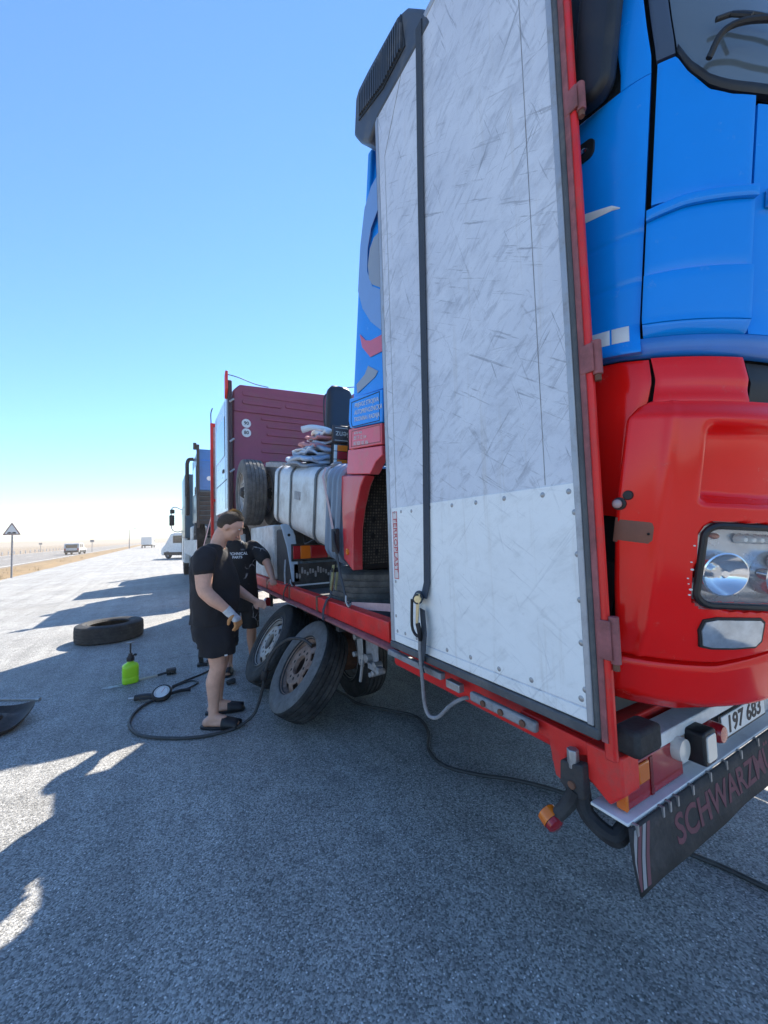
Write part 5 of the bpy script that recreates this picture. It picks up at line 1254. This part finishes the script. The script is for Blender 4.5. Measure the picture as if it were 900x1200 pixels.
t = thing('hand_brush', 'small brush with pale handle and dark bristles lying beside the bottle', 'brush', (-.10, 5.27, .02), (0, 0, R(4)))
MB().tube([(-.13, -.01, -.004), (.0, 0, .0), (.10, .01, 0)], .012, 8, 4).build('handle', mat('pale_wood', (.48, .42, .33), .6), t)
MB().tube([(.08, .008, 0), (.15, .014, .006), (.19, .016, .012)], .014, 8, 3).build('ferrule', BLACK, t)
bb = MB().box(.17, .27, -.02, .05, .015, .045).build('brush_head', CHASSIS, t, bevel=.006)
rnd = random.Random(2); br = MB()
for i in range(120):
    x, y = rnd.uniform(.175, .265), rnd.uniform(-.015, .045); br.cyl((x, y, .014), (x+rnd.gauss(0, .006), y+rnd.gauss(0, .006), -.018), .0016, n=3)
br.build('bristles', mat('dark_bristle', (.035, .035, .025), .8), bb, kind='stuff')
pw = MB()
for q in range(30):
    x, y, r_ = random.gauss(-.42, .05), random.gauss(5.20, .025), random.uniform(.004, .018); k = len(pw.v)
    pw.v += [Vector((x+r_*1.6*math.cos(a), y+r_*math.sin(a)*.8, .004+q*.00004)) for a in (0, 1, 2, 3, 4, 5)]; pw.f.append(tuple(range(k, k+6)))
tag(pw.build('spilled_powder', mat('white_powder', (.5, .5, .48), .9), ang=None, flip=False), 'small smear of white powder on the asphalt left of the bottle', 'powder', kind='stuff')

GT = Matrix.Translation((0, 0, .04)) @ Matrix.Rotation(R(32), 4, 'X') @ Matrix.Translation((0, 0, -.02))
t = thing('tyre_inflator', 'black tyre inflator gauge with round white dial lying on the asphalt', 'gauge', (.022, 4.54, .0), (0, 0, R(-12)))
t.scale = (1.2, 1.2, 1.2)
MB().lathe([(0, .006), (.060, .006), (.072, .014), (.074, .04), (.066, .052), (.058, .054), (.056, .048)], n=32).xf(GT).build('gauge_ring', BLACK, t)
dl = MB().lathe([(0, .0495), (.057, .0495)], n=32).xf(GT).build('dial', PAINTW, t)
for i in range(24):
    a = R(-130+260*i/23); p = Vector((math.sin(a), math.cos(a), 0))
    MB().beam(p*.042+Vector((0, 0, .0502)), p*.052+Vector((0, 0, .0502)), .0018, .0006).xf(GT).build('dial_tick', TXTK, dl)
MB().beam((0, -.01, .051), (.018, .036, .051), .003, .001).xf(GT).build('needle', TXTR2, dl)
MB().lathe([(0, .0525), (.055, .0525)], n=32).xf(GT).build('dial_glass', mat('gauge_glass', (.8, .8, .8), .05, alpha=.08, coat=1.), dl)
MB().tube([(-.06, .0, .03), (-.12, .01, .035), (-.20, .02, .03)], .024, 10, 4).build('grip', BLACK, t)
MB().tube([(-.20, .02, .03), (-.245, .024, .03)], .010, 8).build('air_fitting', STEEL, t)
MB().box(-.16, -.05, -.03, -.015, .02, .035).build('trigger', BLACK, t, bevel=.004)
MB().tube([(.06, .01, .03), (.13, .05, .03), (.20, .07, .02)], .014, 8, 3).build('hose_tail', BLACK, t)

t = thing('air_hose', 'thick black air hose looping from the gauge to the near leaning wheel', 'hose', (0, 4, 0), group='air hoses')
H1 = [(.02, 4.50, .03), (-.05, 4.50, .018), (-.14, 4.42, .014), (-.205, 4.25, .013), (-.22, 4.04, .013), (-.14, 3.79, .013), (.07, 3.59, .013), (.30, 3.475, .013), (.52, 3.47, .014), (.68, 3.50, .07), (.74, 3.46, .24), (.76, 3.40, .42), (.785, 3.34, .55), (.83, 3.26, .66), (.90, 3.16, .735), (.98, 3.06, .74), (1.03, 3.0, .70)]
MB().tube(H1, .0125, 10, 7).build('hose', HOSEM, t, world=True)
MB().lathe([(.013, -.045), (.026, -.04), (.030, -.02), (.030, .02), (.026, .04), (.013, .045)], (.76, 3.405, .41), (.06, -.1, .3), n=14).build('coupling', BLACK, t, world=True)
t = thing('air_hose', 'thin black hose loop between the gauge and the legs of the near man', 'hose', (.2, 4.8, 0), group='air hoses')
MB().tube([(.10, 4.57, .025), (.20, 4.63, .012), (.31, 4.72, .010), (.36, 4.80, .010), (.30, 4.90, .010), (.16, 4.83, .010), (.05, 4.70, .012), (-.02, 4.63, .02)], .0085, 8, 6).build('hose', HOSEM, t, world=True)
t = thing('air_hose', 'thin black hose running on behind the near man towards the black tool', 'hose', (.4, 5, 0), group='air hoses')
MB().tube([(.12, 4.80, .020), (.26, 4.95, .010), (.42, 5.06, .010), (.52, 5.18, .010), (.53, 5.32, .03), (.51, 5.40, .06)], .010, 8, 6).build('hose', HOSEM, t, world=True)
t = thing('air_hose', 'long grey hose snaking over the asphalt under the trailer', 'hose', (1.8, 2.2, 0), group='air hoses')
MB().tube([(1.5, 3.9, .012), (1.55, 3.60, .012), (1.575, 3.33, .012), (1.74, 3.07, .012), (1.87, 2.82, .012), (1.80, 2.56, .012), (1.66, 2.37, .012), (1.63, 2.16, .012), (1.75, 1.965, .012), (1.895, 1.81, .012), (2.03, 1.60, .012), (2.10, 1.38, .012), (2.15, 1.02, .012), (2.20, .85, .012), (2.24, .6, .012), (2.3, .2, .012)], .0115, 8, 6).build('hose', HOSEM, t, world=True)

t = thing('impact_wrench', 'black impact wrench with long shaft standing behind the near man', 'tool', (.50, 5.42, .0), (0, 0, R(-8)))
MB().lathe([(0, -.10), (.05, -.10), (.06, -.08), (.06, .05), (.05, .08), (.03, .12), (0, .12)], (0, 0, .26), (1, .1, 0), n=20).build('motor_body', BLACK, t)
MB().tube([(-.05, 0, .22), (-.06, 0, .12), (-.05, 0, .02)], lambda q: .032-.006*q, 10, 4).build('grip', BLACK, t); MB().box(-.10, .02, -.045, .045, .0, .035).build('foot_plate', BLACK, t, bevel=.01)
MB().cyl((.11, .01, .26), (.30, .03, .26), .02).build('shaft', CHASSIS, t); MB().cyl((.30, .03, .26), (.38, .038, .26), .032).build('socket', CHASSIS, t)
MB().tube([(.05, 0, .20), (.15, -.03, .17), (.30, -.05, .17)], .009, 8, 3).build('side_handle', CHASSIS, t)
MB().tube([(-.06, .02, .36), (-.02, .0, .38), (.05, 0, .34)], .012, 8, 3).build('hanger', BLACK, t)
t = thing('socket', 'small black socket lying behind the heels of the near man', 'socket', (.66, 4.55, .03), (0, R(90), R(20)))
MB().lathe([(.014, -.04), (.026, -.04), (.027, .0), (.030, .01), (.030, .04), (.018, .04)], n=14).build('socket_body', CHASSIS, t)

t = thing('wheel_cover', 'black rubber dish with curled rim lying at the left edge', 'dish', (-1.27, 4.66, .02), (R(4), R(-2), 0))
wc = MB(); n_ = 48
prof = [(0, .02), (.06, .025), (.10, .05), (.13, .055), (.16, .03), (.21, .012), (.26, .03), (.295, .065), (.305, .07), (.30, .055), (.265, .015), (.21, -.004), (0, .0)]
for i in range(n_):
    a = 2*math.pi*i/n_
    for r_, h in prof: wc.v.append(Vector((r_*math.cos(a)*(1+.05*math.sin(2*a)), r_*math.sin(a), h+(r_/.3)**2*.03*math.sin(3*a+1))))
k = len(prof)
for i in range(n_):
    for q in range(k-1): wc.f.append((i*k+q, ((i+1) % n_)*k+q, ((i+1) % n_)*k+q+1, i*k+q+1))
wc.build('dish_body', RUBBER, t, ang=60)
MB().lathe([(0, .09), (.05, .09), (.075, .08), (.085, .05), (.085, .02)], (.02, 0, 0), n=24).build('dish_centre', RUBBER, t)
t = thing('metal_bar', 'pale metal bar lying beside the black dish at the left edge', 'bar', (-1.35, 5.42, .014), (0, 0, R(-34)))
MB().cyl((-.42, 0, 0), (.37, 0, 0), .013, n=6).build('bar', STEEL, t); MB().cyl((.34, 0, 0), (.38, 0, 0), .018, n=8).build('bar_tip', STEEL, t)
# ------------------------------------------------------------------ people: one continuous body mesh each, clothes and hair as parts
from mathutils.bvhtree import BVHTree
def capsule(mb, p0, p1, r0, r1, n=14):
    p0, p1 = Vector(p0), Vector(p1); L = (p1-p0).length
    prof = [(r0*math.sin(R(a)), -r0*math.cos(R(a))) for a in (0, 30, 60)]+[(r0, 0), (r1, L)]+[(r1*math.cos(R(a)), L+r1*math.sin(R(a))) for a in (30, 60, 90)]
    prof[0] = (1e-4, prof[0][1]); prof[-1] = (1e-4, prof[-1][1])
    mb.lathe(prof, p0, p1-p0, n); return mb
def chain(mb, pts):
    for (p, r), (q, s) in zip(pts, pts[1:]): capsule(mb, p, q, r, s)
    return mb
def loft(mb, rings, n=28, sq=1.):
    """rings: (centre, depth radius, width radius) stacked; horizontal ellipses"""
    k0 = len(mb.v); m_ = len(rings); V = []; F = []
    for c, rx, ry in rings:
        for j in range(n):
            a = 2*math.pi*j/n; ca, sa = math.cos(a), math.sin(a)
            V.append((c[0]+rx*math.copysign(abs(ca)**sq, ca), c[1]+ry*math.copysign(abs(sa)**sq, sa), c[2]))
    for i in range(m_-1):
        for j in range(n): F.append((i*n+j, i*n+(j+1) % n, (i+1)*n+(j+1) % n, (i+1)*n+j))
    F.append(tuple(range(n))[::-1]); F.append(tuple((m_-1)*n+j for j in range(n)))
    return mb.add(V, F)
def fuse(mb, name, m, voxel=.009, it=6, fac=.5, fold=0., fscale=9.):
    o = bpy.data.objects.new('tmp', mb.mesh('tmp', None, None))
    r = o.modifiers.new('r', 'REMESH'); r.mode = 'VOXEL'; r.voxel_size = voxel
    s = o.modifiers.new('s', 'SMOOTH'); s.iterations = it; s.factor = fac
    me = evaluated(o); bpy.data.objects.remove(o)
    if fold:
        nrm = [v.normal.copy() for v in me.vertices]
        for v, nv_ in zip(me.vertices, nrm):
            c = v.co.copy(); d = noise.noise((c.x*fscale, c.y*fscale, c.z*fscale*.8+c.x*4))+.6*noise.noise((c.x*fscale*2.3+5, c.y*fscale*2.3, c.z*fscale*1.6))
            v.co = c+nv_*fold*d
    me.name = name; me.materials.clear(); me.materials.append(m); me.shade_smooth()
    return me
def finger_set(mb, base, fdir, side, palm_n, L=.075, r=.0085, curl=35, thumb_dir=None):
    f, s, nn = Vector(fdir).normalized(), Vector(side).normalized(), Vector(palm_n).normalized()
    for i, (o, l) in enumerate(((-.030, .85), (-.010, 1.), (.010, .95), (.029, .75))):
        p = Vector(base)+s*o; d = f.copy(); a = R(8+curl*.3)
        pts = [(p-f*.02, r*1.1)]
        for k, q in enumerate((.42, .33, .25)):
            d = (d*math.cos(a)+nn*math.sin(a)).normalized(); p = p+d*L*l*q; pts.append((p.copy(), r*(1-.08*k))); a = R(curl)
        chain(mb, pts)
    tb = Vector(base)-f*.055-s*.032; td = (f*.6-s*.6+nn*.5).normalized()
    chain(mb, [(tb, r*1.5), (tb+td*.038, r*1.25), (tb+td*.038+(f*.8+nn*.5).normalized()*.032, r)])
def face(parent, hc, M, eye=.031, skin=None):
    for s in (-1, 1):
        MB().ell(Vector(hc)+M @ Vector((.0735, s*eye, .010)), (.010, .012, .006), 10, M).build('eye', PAINTW, parent)
        MB().ell(Vector(hc)+M @ Vector((.0805, s*eye, .009)), (.004, .005, .005), 8, M).build('iris', TXTK, parent)
        MB().tube([Vector(hc)+M @ Vector((.088, s*(eye-.014), .030)), Vector(hc)+M @ Vector((.092, s*eye, .034)), Vector(hc)+M @ Vector((.080, s*(eye+.018), .028))], .0035, 6, 3).build('eyebrow', HAIR, parent)
    MB().tube([Vector(hc)+M @ Vector((.078, -.022, -.062)), Vector(hc)+M @ Vector((.090, 0, -.060)), Vector(hc)+M @ Vector((.078, .022, -.062))], .0045, 6, 4).build('lips', mat('lips', (.40, .16, .13), .5), parent)
def head_prims(mb, neck0, hc, M):
    hc = Vector(hc)
    chain(mb, [(neck0, .062), (hc+M @ Vector((-.035, 0, -.075)), .056)])
    mb.ell(hc+M @ Vector((-.012, 0, .022)), (.100, .078, .095), 18, M)
    mb.ell(hc+M @ Vector((.018, 0, -.045)), (.070, .060, .075), 16, M)
    mb.ell(hc+M @ Vector((.052, 0, -.088)), (.030, .030, .022), 12, M)
    mb.ell(hc+M @ Vector((.068, 0, .032)), (.022, .052, .014), 12, M)
    chain(mb, [(hc+M @ Vector((.083, 0, .015)), .010), (hc+M @ Vector((.103, 0, -.022)), .013)])
    for s in (-1, 1):
        mb.ell(hc+M @ Vector((-.012, s*.079, -.012)), (.020, .009, .030), 10, M)
        mb.ell(hc+M @ Vector((.045, s*.042, -.025)), (.030, .020, .025), 10, M)
def hair_cap(hc, M, m, parent, thick=.006, top=.014, name='hair', front=.055, low=-.02):
    mb = MB(); n = 40; rows = 16; hc = Vector(hc)
    for i in range(rows+1):
        for j in range(n):
            a = 2*math.pi*j/n; ca = math.cos(a)
            lim = R(lerp(ca, [(-1, 138), (-.45, 128), (-.1, 104), (.12, 98), (.32, 72), (.55, 58), (1, 48)]))+.06*noise.noise((ca*6, math.sin(a)*6, 2))
            t = lim*i/rows; d = Vector((math.sin(t)*ca, math.sin(t)*math.sin(a), math.cos(t)))
            th = (thick+top*max(0, math.cos(t))**1.5)*min(1, (rows-i)/4)-.002*(i == rows)+.003*noise.noise((d.x*26, d.y*26, d.z*26))
            mb.v.append(hc+M @ (Vector((-.012, 0, .022))+Vector((d.x*(.100+th), d.y*(.078+th), d.z*(.095+th)))))
    for i in range(rows):
        for j in range(n): k = i*n; mb.f.append((k+j, k+(j+1) % n, k+n+(j+1) % n, k+n+j))
    cap = mb.build(name, m, parent, ang=80, flip=False)
    rnd = random.Random(len(name)+int(top*1000)); st = MB(); nv = len(mb.v)
    cen = hc+M @ Vector((-.012, 0, .022)); L0 = .006+top*.55
    for k in range(4200):
        i = rnd.randrange(n, nv-n*2); p = mb.v[i]+Vector((rnd.uniform(-.006, .006), rnd.uniform(-.006, .006), rnd.uniform(-.006, .006)))
        d = (p-cen).normalized(); fwd = M @ Vector((1, 0, -.2)); t = (d*.55+fwd*.55+Vector((rnd.gauss(0, .25), rnd.gauss(0, .25), rnd.gauss(0, .25)))).normalized()
        p = cen+d*((mb.v[i]-cen).length-.002); sd = t.cross(d).normalized()*.0011; L = L0*rnd.uniform(.6, 1.5); q = len(st.v)
        st.v += [p-sd, p+sd, p+t*L]; st.f.append((q, q+1, q+2))
    st.build('hair_strands', m, cap, ang=None, flip=False, kind='stuff')
    return cap
def leg(mb, hip, knee, ankle, toe_dir, bare=True):
    hip, knee, ankle, td = Vector(hip), Vector(knee), Vector(ankle), Vector(toe_dir).normalized()
    cm = knee.lerp(ankle, .30)-td*.022
    chain(mb, [(hip, .088), (hip.lerp(knee, .55), .076), (knee, .056), (cm, .057), (knee.lerp(ankle, .7)-td*.006, .040), (ankle, .033)])
    heel = ankle-td*.045; heel.z = .045; ball = ankle+td*.12; ball.z = .042; toe = ankle+td*.175; toe.z = .036
    chain(mb, [(ankle, .034), (heel, .036)]); chain(mb, [(ankle, .036), (ankle.lerp(ball, .6)+Vector((0, 0, .008)), .034), (ball, .028), (toe, .020)])
    sd = Vector((-td.y, td.x, 0))
    chain(mb, [(heel, .034), (ball+sd*.016, .028)]); chain(mb, [(heel, .032), (ball-sd*.018, .026)])
    for i, o in enumerate((-.030, -.014, .002, .017, .033)):
        chain(mb, [(ball+sd*o, .016), (ball+sd*o+td*(.062-.008*abs(i-3))+Vector((0, 0, -.012)), .011)])
def slide(parent, ankle, td):
    td = Vector(td).normalized(); sd = Vector((-td.y, td.x, 0)); c = Vector((ankle[0], ankle[1], 0))+td*.055
    mb = MB(); n = 32; prof = []
    for j in range(n):
        a = 2*math.pi*j/n; lx = math.cos(a); ly = math.sin(a)
        w = .050+.010*lx if lx > 0 else .046
        prof.append(c+td*(.150*math.copysign(abs(lx)**.8, lx))+sd*(w*math.copysign(abs(ly)**.8, ly)))
    V = [p+Vector((0, 0, .001)) for p in prof]+[p+Vector((0, 0, .022)) for p in prof]
    mb.add(V, [tuple(range(n))[::-1], tuple(range(n, 2*n))]+[(j, (j+1) % n, n+(j+1) % n, n+j) for j in range(n)])
    o = mb.build('slide_sole', BLACK, parent, bevel=.004)
    st = MB(); m_ = 12
    for k in range(5):
        q = .02+.030*k
        for j in range(m_+1):
            a = math.pi*j/m_; st.v.append(c+td*q+sd*(.056-.001*k)*math.cos(a)+Vector((0, 0, .012+(.082-.008*k)*math.sin(a)**.7)))
    for k in range(4):
        for j in range(m_): b = k*(m_+1)+j; st.f.append((b, b+1, b+m_+2, b+m_+1))
    so_ = st.build('slide_strap', BLACK, o, flip=False); sm = so_.modifiers.new('t', 'SOLIDIFY'); sm.thickness = .005

def person(label, loc, rz): return thing('person', label, 'person', loc, (0, 0, rz))
# --- near man: black t-shirt and shorts, head bowed, gloved right hand
P1 = person('man in black t-shirt, black shorts and slides with one gloved hand, head bowed', (.44, 3.74, 0), R(-24)); P1.scale = (1.12, 1.10, 1)
hc = (.105, -.005, 1.655); HM = Matrix.Rotation(R(28), 3, 'Y') @ Matrix.Rotation(R(4), 3, 'Z')
b = MB(); head_prims(b, (-.005, 0, 1.47), hc, HM)
loft(b, [((-.01, 0, .82), .10, .14), ((-.01, 0, .95), .14, .17), ((-.01, 0, 1.15), .14, .17), ((-.03, 0, 1.32), .13, .18), ((-.03, 0, 1.43), .10, .17), ((-.01, 0, 1.49), .06, .08)])
leg(b, (.0, -.10, .84), (.035, -.115, .49), (.0, -.125, .085), (1, -.12, 0)); leg(b, (-.02, .10, .84), (.0, .12, .49), (-.045, .13, .085), (1, .18, 0))
chain(b, [((-.03, -.20, 1.40), .066), ((-.02, -.245, 1.27), .063), ((-.012, -.268, 1.17), .055), ((.0, -.278, 1.13), .051), ((.06, -.272, 1.06), .050), ((.155, -.25, .965), .031)])
chain(b, [((-.03, .20, 1.40), .062), ((.0, .262, 1.16), .052), ((.02, .27, 1.12), .048), ((.12, .24, 1.04), .044), ((.22, .19, .98), .030), ((.27, .165, .955), .028)])
finger_set(b, (.30, .15, .945), (.85, -.35, -.3), (.2, .3, .9), (.2, -.9, 0))
link('body', fuse(b, 'body', SKIN, .0085, 4), P1)
face(P1, hc, HM); hair_cap(hc, HM, HAIR, P1, .003, .012)
g_ = MB(); chain(g_, [((.135, -.254, .985), .036), ((.165, -.247, .945), .034)])
for o_ in (-.02, 0, .02): chain(g_, [((.165, -.247+o_*.5, .95), .026), ((.205+o_*.3, -.238+o_, .895), .022)])
link('glove', fuse(g_, 'glove', mat('white_knit_glove', (.60, .62, .64), .85, var=.2, vscale=40, bump=.4, bscale=160), .006, 3), P1)
g2 = MB(); finger_set(g2, (.215, -.236, .882), (.35, .05, -1), (.4, .85, .1), (-.85, .3, -.3), L=.085, r=.011, curl=34)
link('glove_fingers', fuse(g2, 'glove_fingers', mat('orange_glove_fingers', (.55, .26, .10), .8, var=.2, bump=.3), .005, 2), P1)
c_ = MB(); loft(c_, [((-.02, 0, .835), .178, .215), ((-.022, 0, .90), .176, .212), ((-.015, 0, 1.02), .182, .214), ((-.018, 0, 1.16), .178, .214), ((-.035, 0, 1.30), .166, .222), ((-.045, 0, 1.40), .135, .215), ((-.035, 0, 1.46), .10, .15), ((-.015, 0, 1.505), .072, .082)])
chain(c_, [((-.035, -.165, 1.41), .086), ((-.03, -.215, 1.355), .083), ((-.026, -.236, 1.315), .081)]); chain(c_, [((-.035, .165, 1.41), .086), ((-.025, .215, 1.355), .083), ((-.02, .236, 1.315), .081)])
link('t_shirt', fuse(c_, 't_shirt', CLOTHB, .010, 4, .5, .012, 7), P1)
s_ = MB(); loft(s_, [((-.015, 0, .70), .155, .195), ((-.015, 0, .80), .170, .205), ((-.015, 0, .90), .165, .200)])
for sy, kx in ((-1, .03), (1, -.005)): loft(s_, [((kx, sy*.112, .585), .125, .100), ((kx-.004, sy*.112, .66), .128, .102), ((-.01, sy*.10, .78), .145, .108), ((-.012, sy*.09, .86), .14, .10)])
link('shorts', fuse(s_, 'shorts', CLOTHB, .010, 3, .5, .012, 7), P1)
MB().obox((.118, -.205, .605), (.004, .02, .012), Matrix.Rotation(R(-60), 3, 'Z')).build('hem_tag', TXTW, P1)
slide(P1, (.0, -.125), (1, -.12, 0)); slide(P1, (-.045, .13), (1, .18, 0))

# --- far man: leans a hand on the red rail
P2 = person('blond man in black marbled t-shirt leaning one hand on the red rail', (.83, 4.93, 0), R(-99))
# local frame: +x faces the camera side, +y is his left (towards the rail)
hc2 = (.115, -.055, 1.735); HM2 = Matrix.Rotation(R(26), 3, 'Y') @ Matrix.Rotation(R(12), 3, 'Z')
b = MB(); head_prims(b, (.02, -.05, 1.52), hc2, HM2)
loft(b, [((0, 0, .82), .10, .14), ((0, 0, .95), .13, .165), ((.01, -.02, 1.15), .13, .165), ((.02, -.03, 1.32), .125, .18), ((.02, -.04, 1.44), .10, .17), ((.02, -.05, 1.52), .06, .08)])
leg(b, (.0, -.10, .84), (.02, -.12, .49), (-.03, -.13, .085), (1, -.15, 0)); leg(b, (.0, .10, .84), (.02, .12, .49), (-.03, .13, .085), (1, .2, 0))
chain(b, [((.0, .16, 1.44), .062), ((.15, .265, 1.30), .054), ((.23, .30, 1.245), .047), ((.40, .315, 1.17), .042), ((.56, .32, 1.115), .029), ((.60, .32, 1.10), .030), ((.645, .32, 1.088), .027)])
finger_set(b, (.66, .32, 1.088), (1, .05, -.15), (0, 1, 0), (0, 0, -1), L=.07, curl=30)
chain(b, [((.0, -.24, 1.42), .062), ((.03, -.31, 1.18), .052), ((.05, -.32, 1.13), .048), ((.20, -.27, 1.05), .042), ((.30, -.20, 1.02), .029), ((.34, -.18, 1.01), .028)])
finger_set(b, (.36, -.17, 1.0), (.9, .3, -.3), (.2, .4, .9), (.3, .9, 0))
link('body', fuse(b, 'body', SKIN2, .0085, 4), P2)
face(P2, hc2, HM2); hair_cap(hc2, HM2, HAIRB, P2, .010, .024)
def marble_mat():
    m = bpy.data.materials.new('black_marbled_cotton'); m.use_nodes = True; n, l = m.node_tree.nodes, m.node_tree.links; bs = n['Principled BSDF']
    tc = n.new('ShaderNodeTexCoord'); nz = n.new('ShaderNodeTexNoise'); nz.inputs['Scale'].default_value = 3; nz.inputs['Detail'].default_value = 5; l.new(tc.outputs['Object'], nz.inputs['Vector'])
    mx = n.new('ShaderNodeMix'); mx.data_type = 'VECTOR'; mx.inputs[0].default_value = .25; l.new(tc.outputs['Object'], mx.inputs[4]); l.new(nz.outputs['Color'], mx.inputs[5])
    vo = n.new('ShaderNodeTexVoronoi'); vo.feature = 'DISTANCE_TO_EDGE'; vo.inputs['Scale'].default_value = 6.5; l.new(mx.outputs[1], vo.inputs['Vector'])
    n2 = n.new('ShaderNodeTexNoise'); n2.inputs['Scale'].default_value = 7; l.new(tc.outputs['Object'], n2.inputs['Vector'])
    mr = n.new('ShaderNodeMapRange'); mr.inputs[1].default_value = .0; mr.inputs[2].default_value = .05; mr.inputs[3].default_value = 1; mr.inputs[4].default_value = 0; l.new(vo.outputs['Distance'], mr.inputs[0])
    m2 = n.new('ShaderNodeMapRange'); m2.inputs[1].default_value = .50; m2.inputs[2].default_value = .62; l.new(n2.outputs['Fac'], m2.inputs[0])
    mu = n.new('ShaderNodeMath'); mu.operation = 'MULTIPLY'; l.new(mr.outputs[0], mu.inputs[0]); l.new(m2.outputs[0], mu.inputs[1])
    mc = n.new('ShaderNodeMix'); mc.data_type = 'RGBA'; l.new(mu.outputs[0], mc.inputs[0]); mc.inputs[6].default_value = (.008, .008, .010, 1); mc.inputs[7].default_value = (.45, .45, .46, 1)
    l.new(mc.outputs[2], bs.inputs['Base Color']); bs.inputs['Roughness'].default_value = .85; return m
MARB = marble_mat()
c_ = MB(); loft(c_, [((.0, 0, .80), .165, .205), ((.0, 0, .90), .163, .20), ((.01, -.01, 1.02), .165, .20), ((.015, -.02, 1.16), .165, .205), ((.015, -.03, 1.30), .158, .215), ((.015, -.035, 1.41), .132, .21), ((.015, -.045, 1.48), .10, .15), ((.025, -.055, 1.53), .07, .08)])
chain(c_, [((.0, .14, 1.445), .085), ((.07, .215, 1.375), .082), ((.155, .268, 1.30), .078)]); chain(c_, [((.0, -.22, 1.42), .085), ((.02, -.28, 1.28), .082), ((.025, -.305, 1.20), .080)])
sh = fuse(c_, 't_shirt', MARB, .010, 4, .5, .007, 8); tso = link('t_shirt', sh, P2)
bv = BVHTree.FromPolygons([v.co.copy() for v in sh.vertices], [tuple(p.vertices) for p in sh.polygons])
for s, z, sz in (('TECHNICAL', 1.375, .042), ('PARTS', 1.335, .038)):
    me = text_mesh(s, sz, depth=0, bold=.0012)
    for v in me.vertices:
        y, zz = -.03+v.co.x, z+v.co.y
        hit = bv.ray_cast(Vector((.6, y, zz)), Vector((-1, 0, 0)))[0]
        v.co = ((hit.x if hit else .15)+.003, y, zz)
    me.materials.clear(); me.materials.append(TXTW); link('shirt_lettering', me, tso)
s_ = MB(); loft(s_, [((0, 0, .70), .15, .19), ((0, 0, .80), .165, .20), ((0, 0, .90), .155, .19)])
for sy in (-1, 1): loft(s_, [((.01, sy*.112, .50), .115, .098), ((.005, sy*.11, .66), .125, .10), ((0, sy*.10, .78), .14, .105), ((0, sy*.09, .86), .13, .10)])
link('shorts', fuse(s_, 'shorts', MARB, .010, 3, .5, .007, 8), P2)
slide(P2, (-.03, -.13), (1, -.15, 0)); slide(P2, (-.03, .13), (1, .2, 0))
# ------------------------------------------------------------------ dusty air
hz = MB().box(-900, 900, -60, 1480, -4, 6.2).build('haze', None, ang=None)
hm = bpy.data.materials.new('dust_haze'); hm.use_nodes = True; n, l = hm.node_tree.nodes, hm.node_tree.links; n.clear()
pv = n.new('ShaderNodeVolumePrincipled'); pv.inputs['Color'].default_value = (.80, .70, .58, 1); pv.inputs['Density'].default_value = .0022; pv.inputs['Anisotropy'].default_value = .2
mo = n.new('ShaderNodeOutputMaterial'); l.new(pv.outputs[0], mo.inputs['Volume'])
hz.data.materials.append(hm); tag(hz, 'pale dusty haze filling the air over the whole plain', 'haze', kind='stuff')

bpy.data.scenes.remove(TMP)
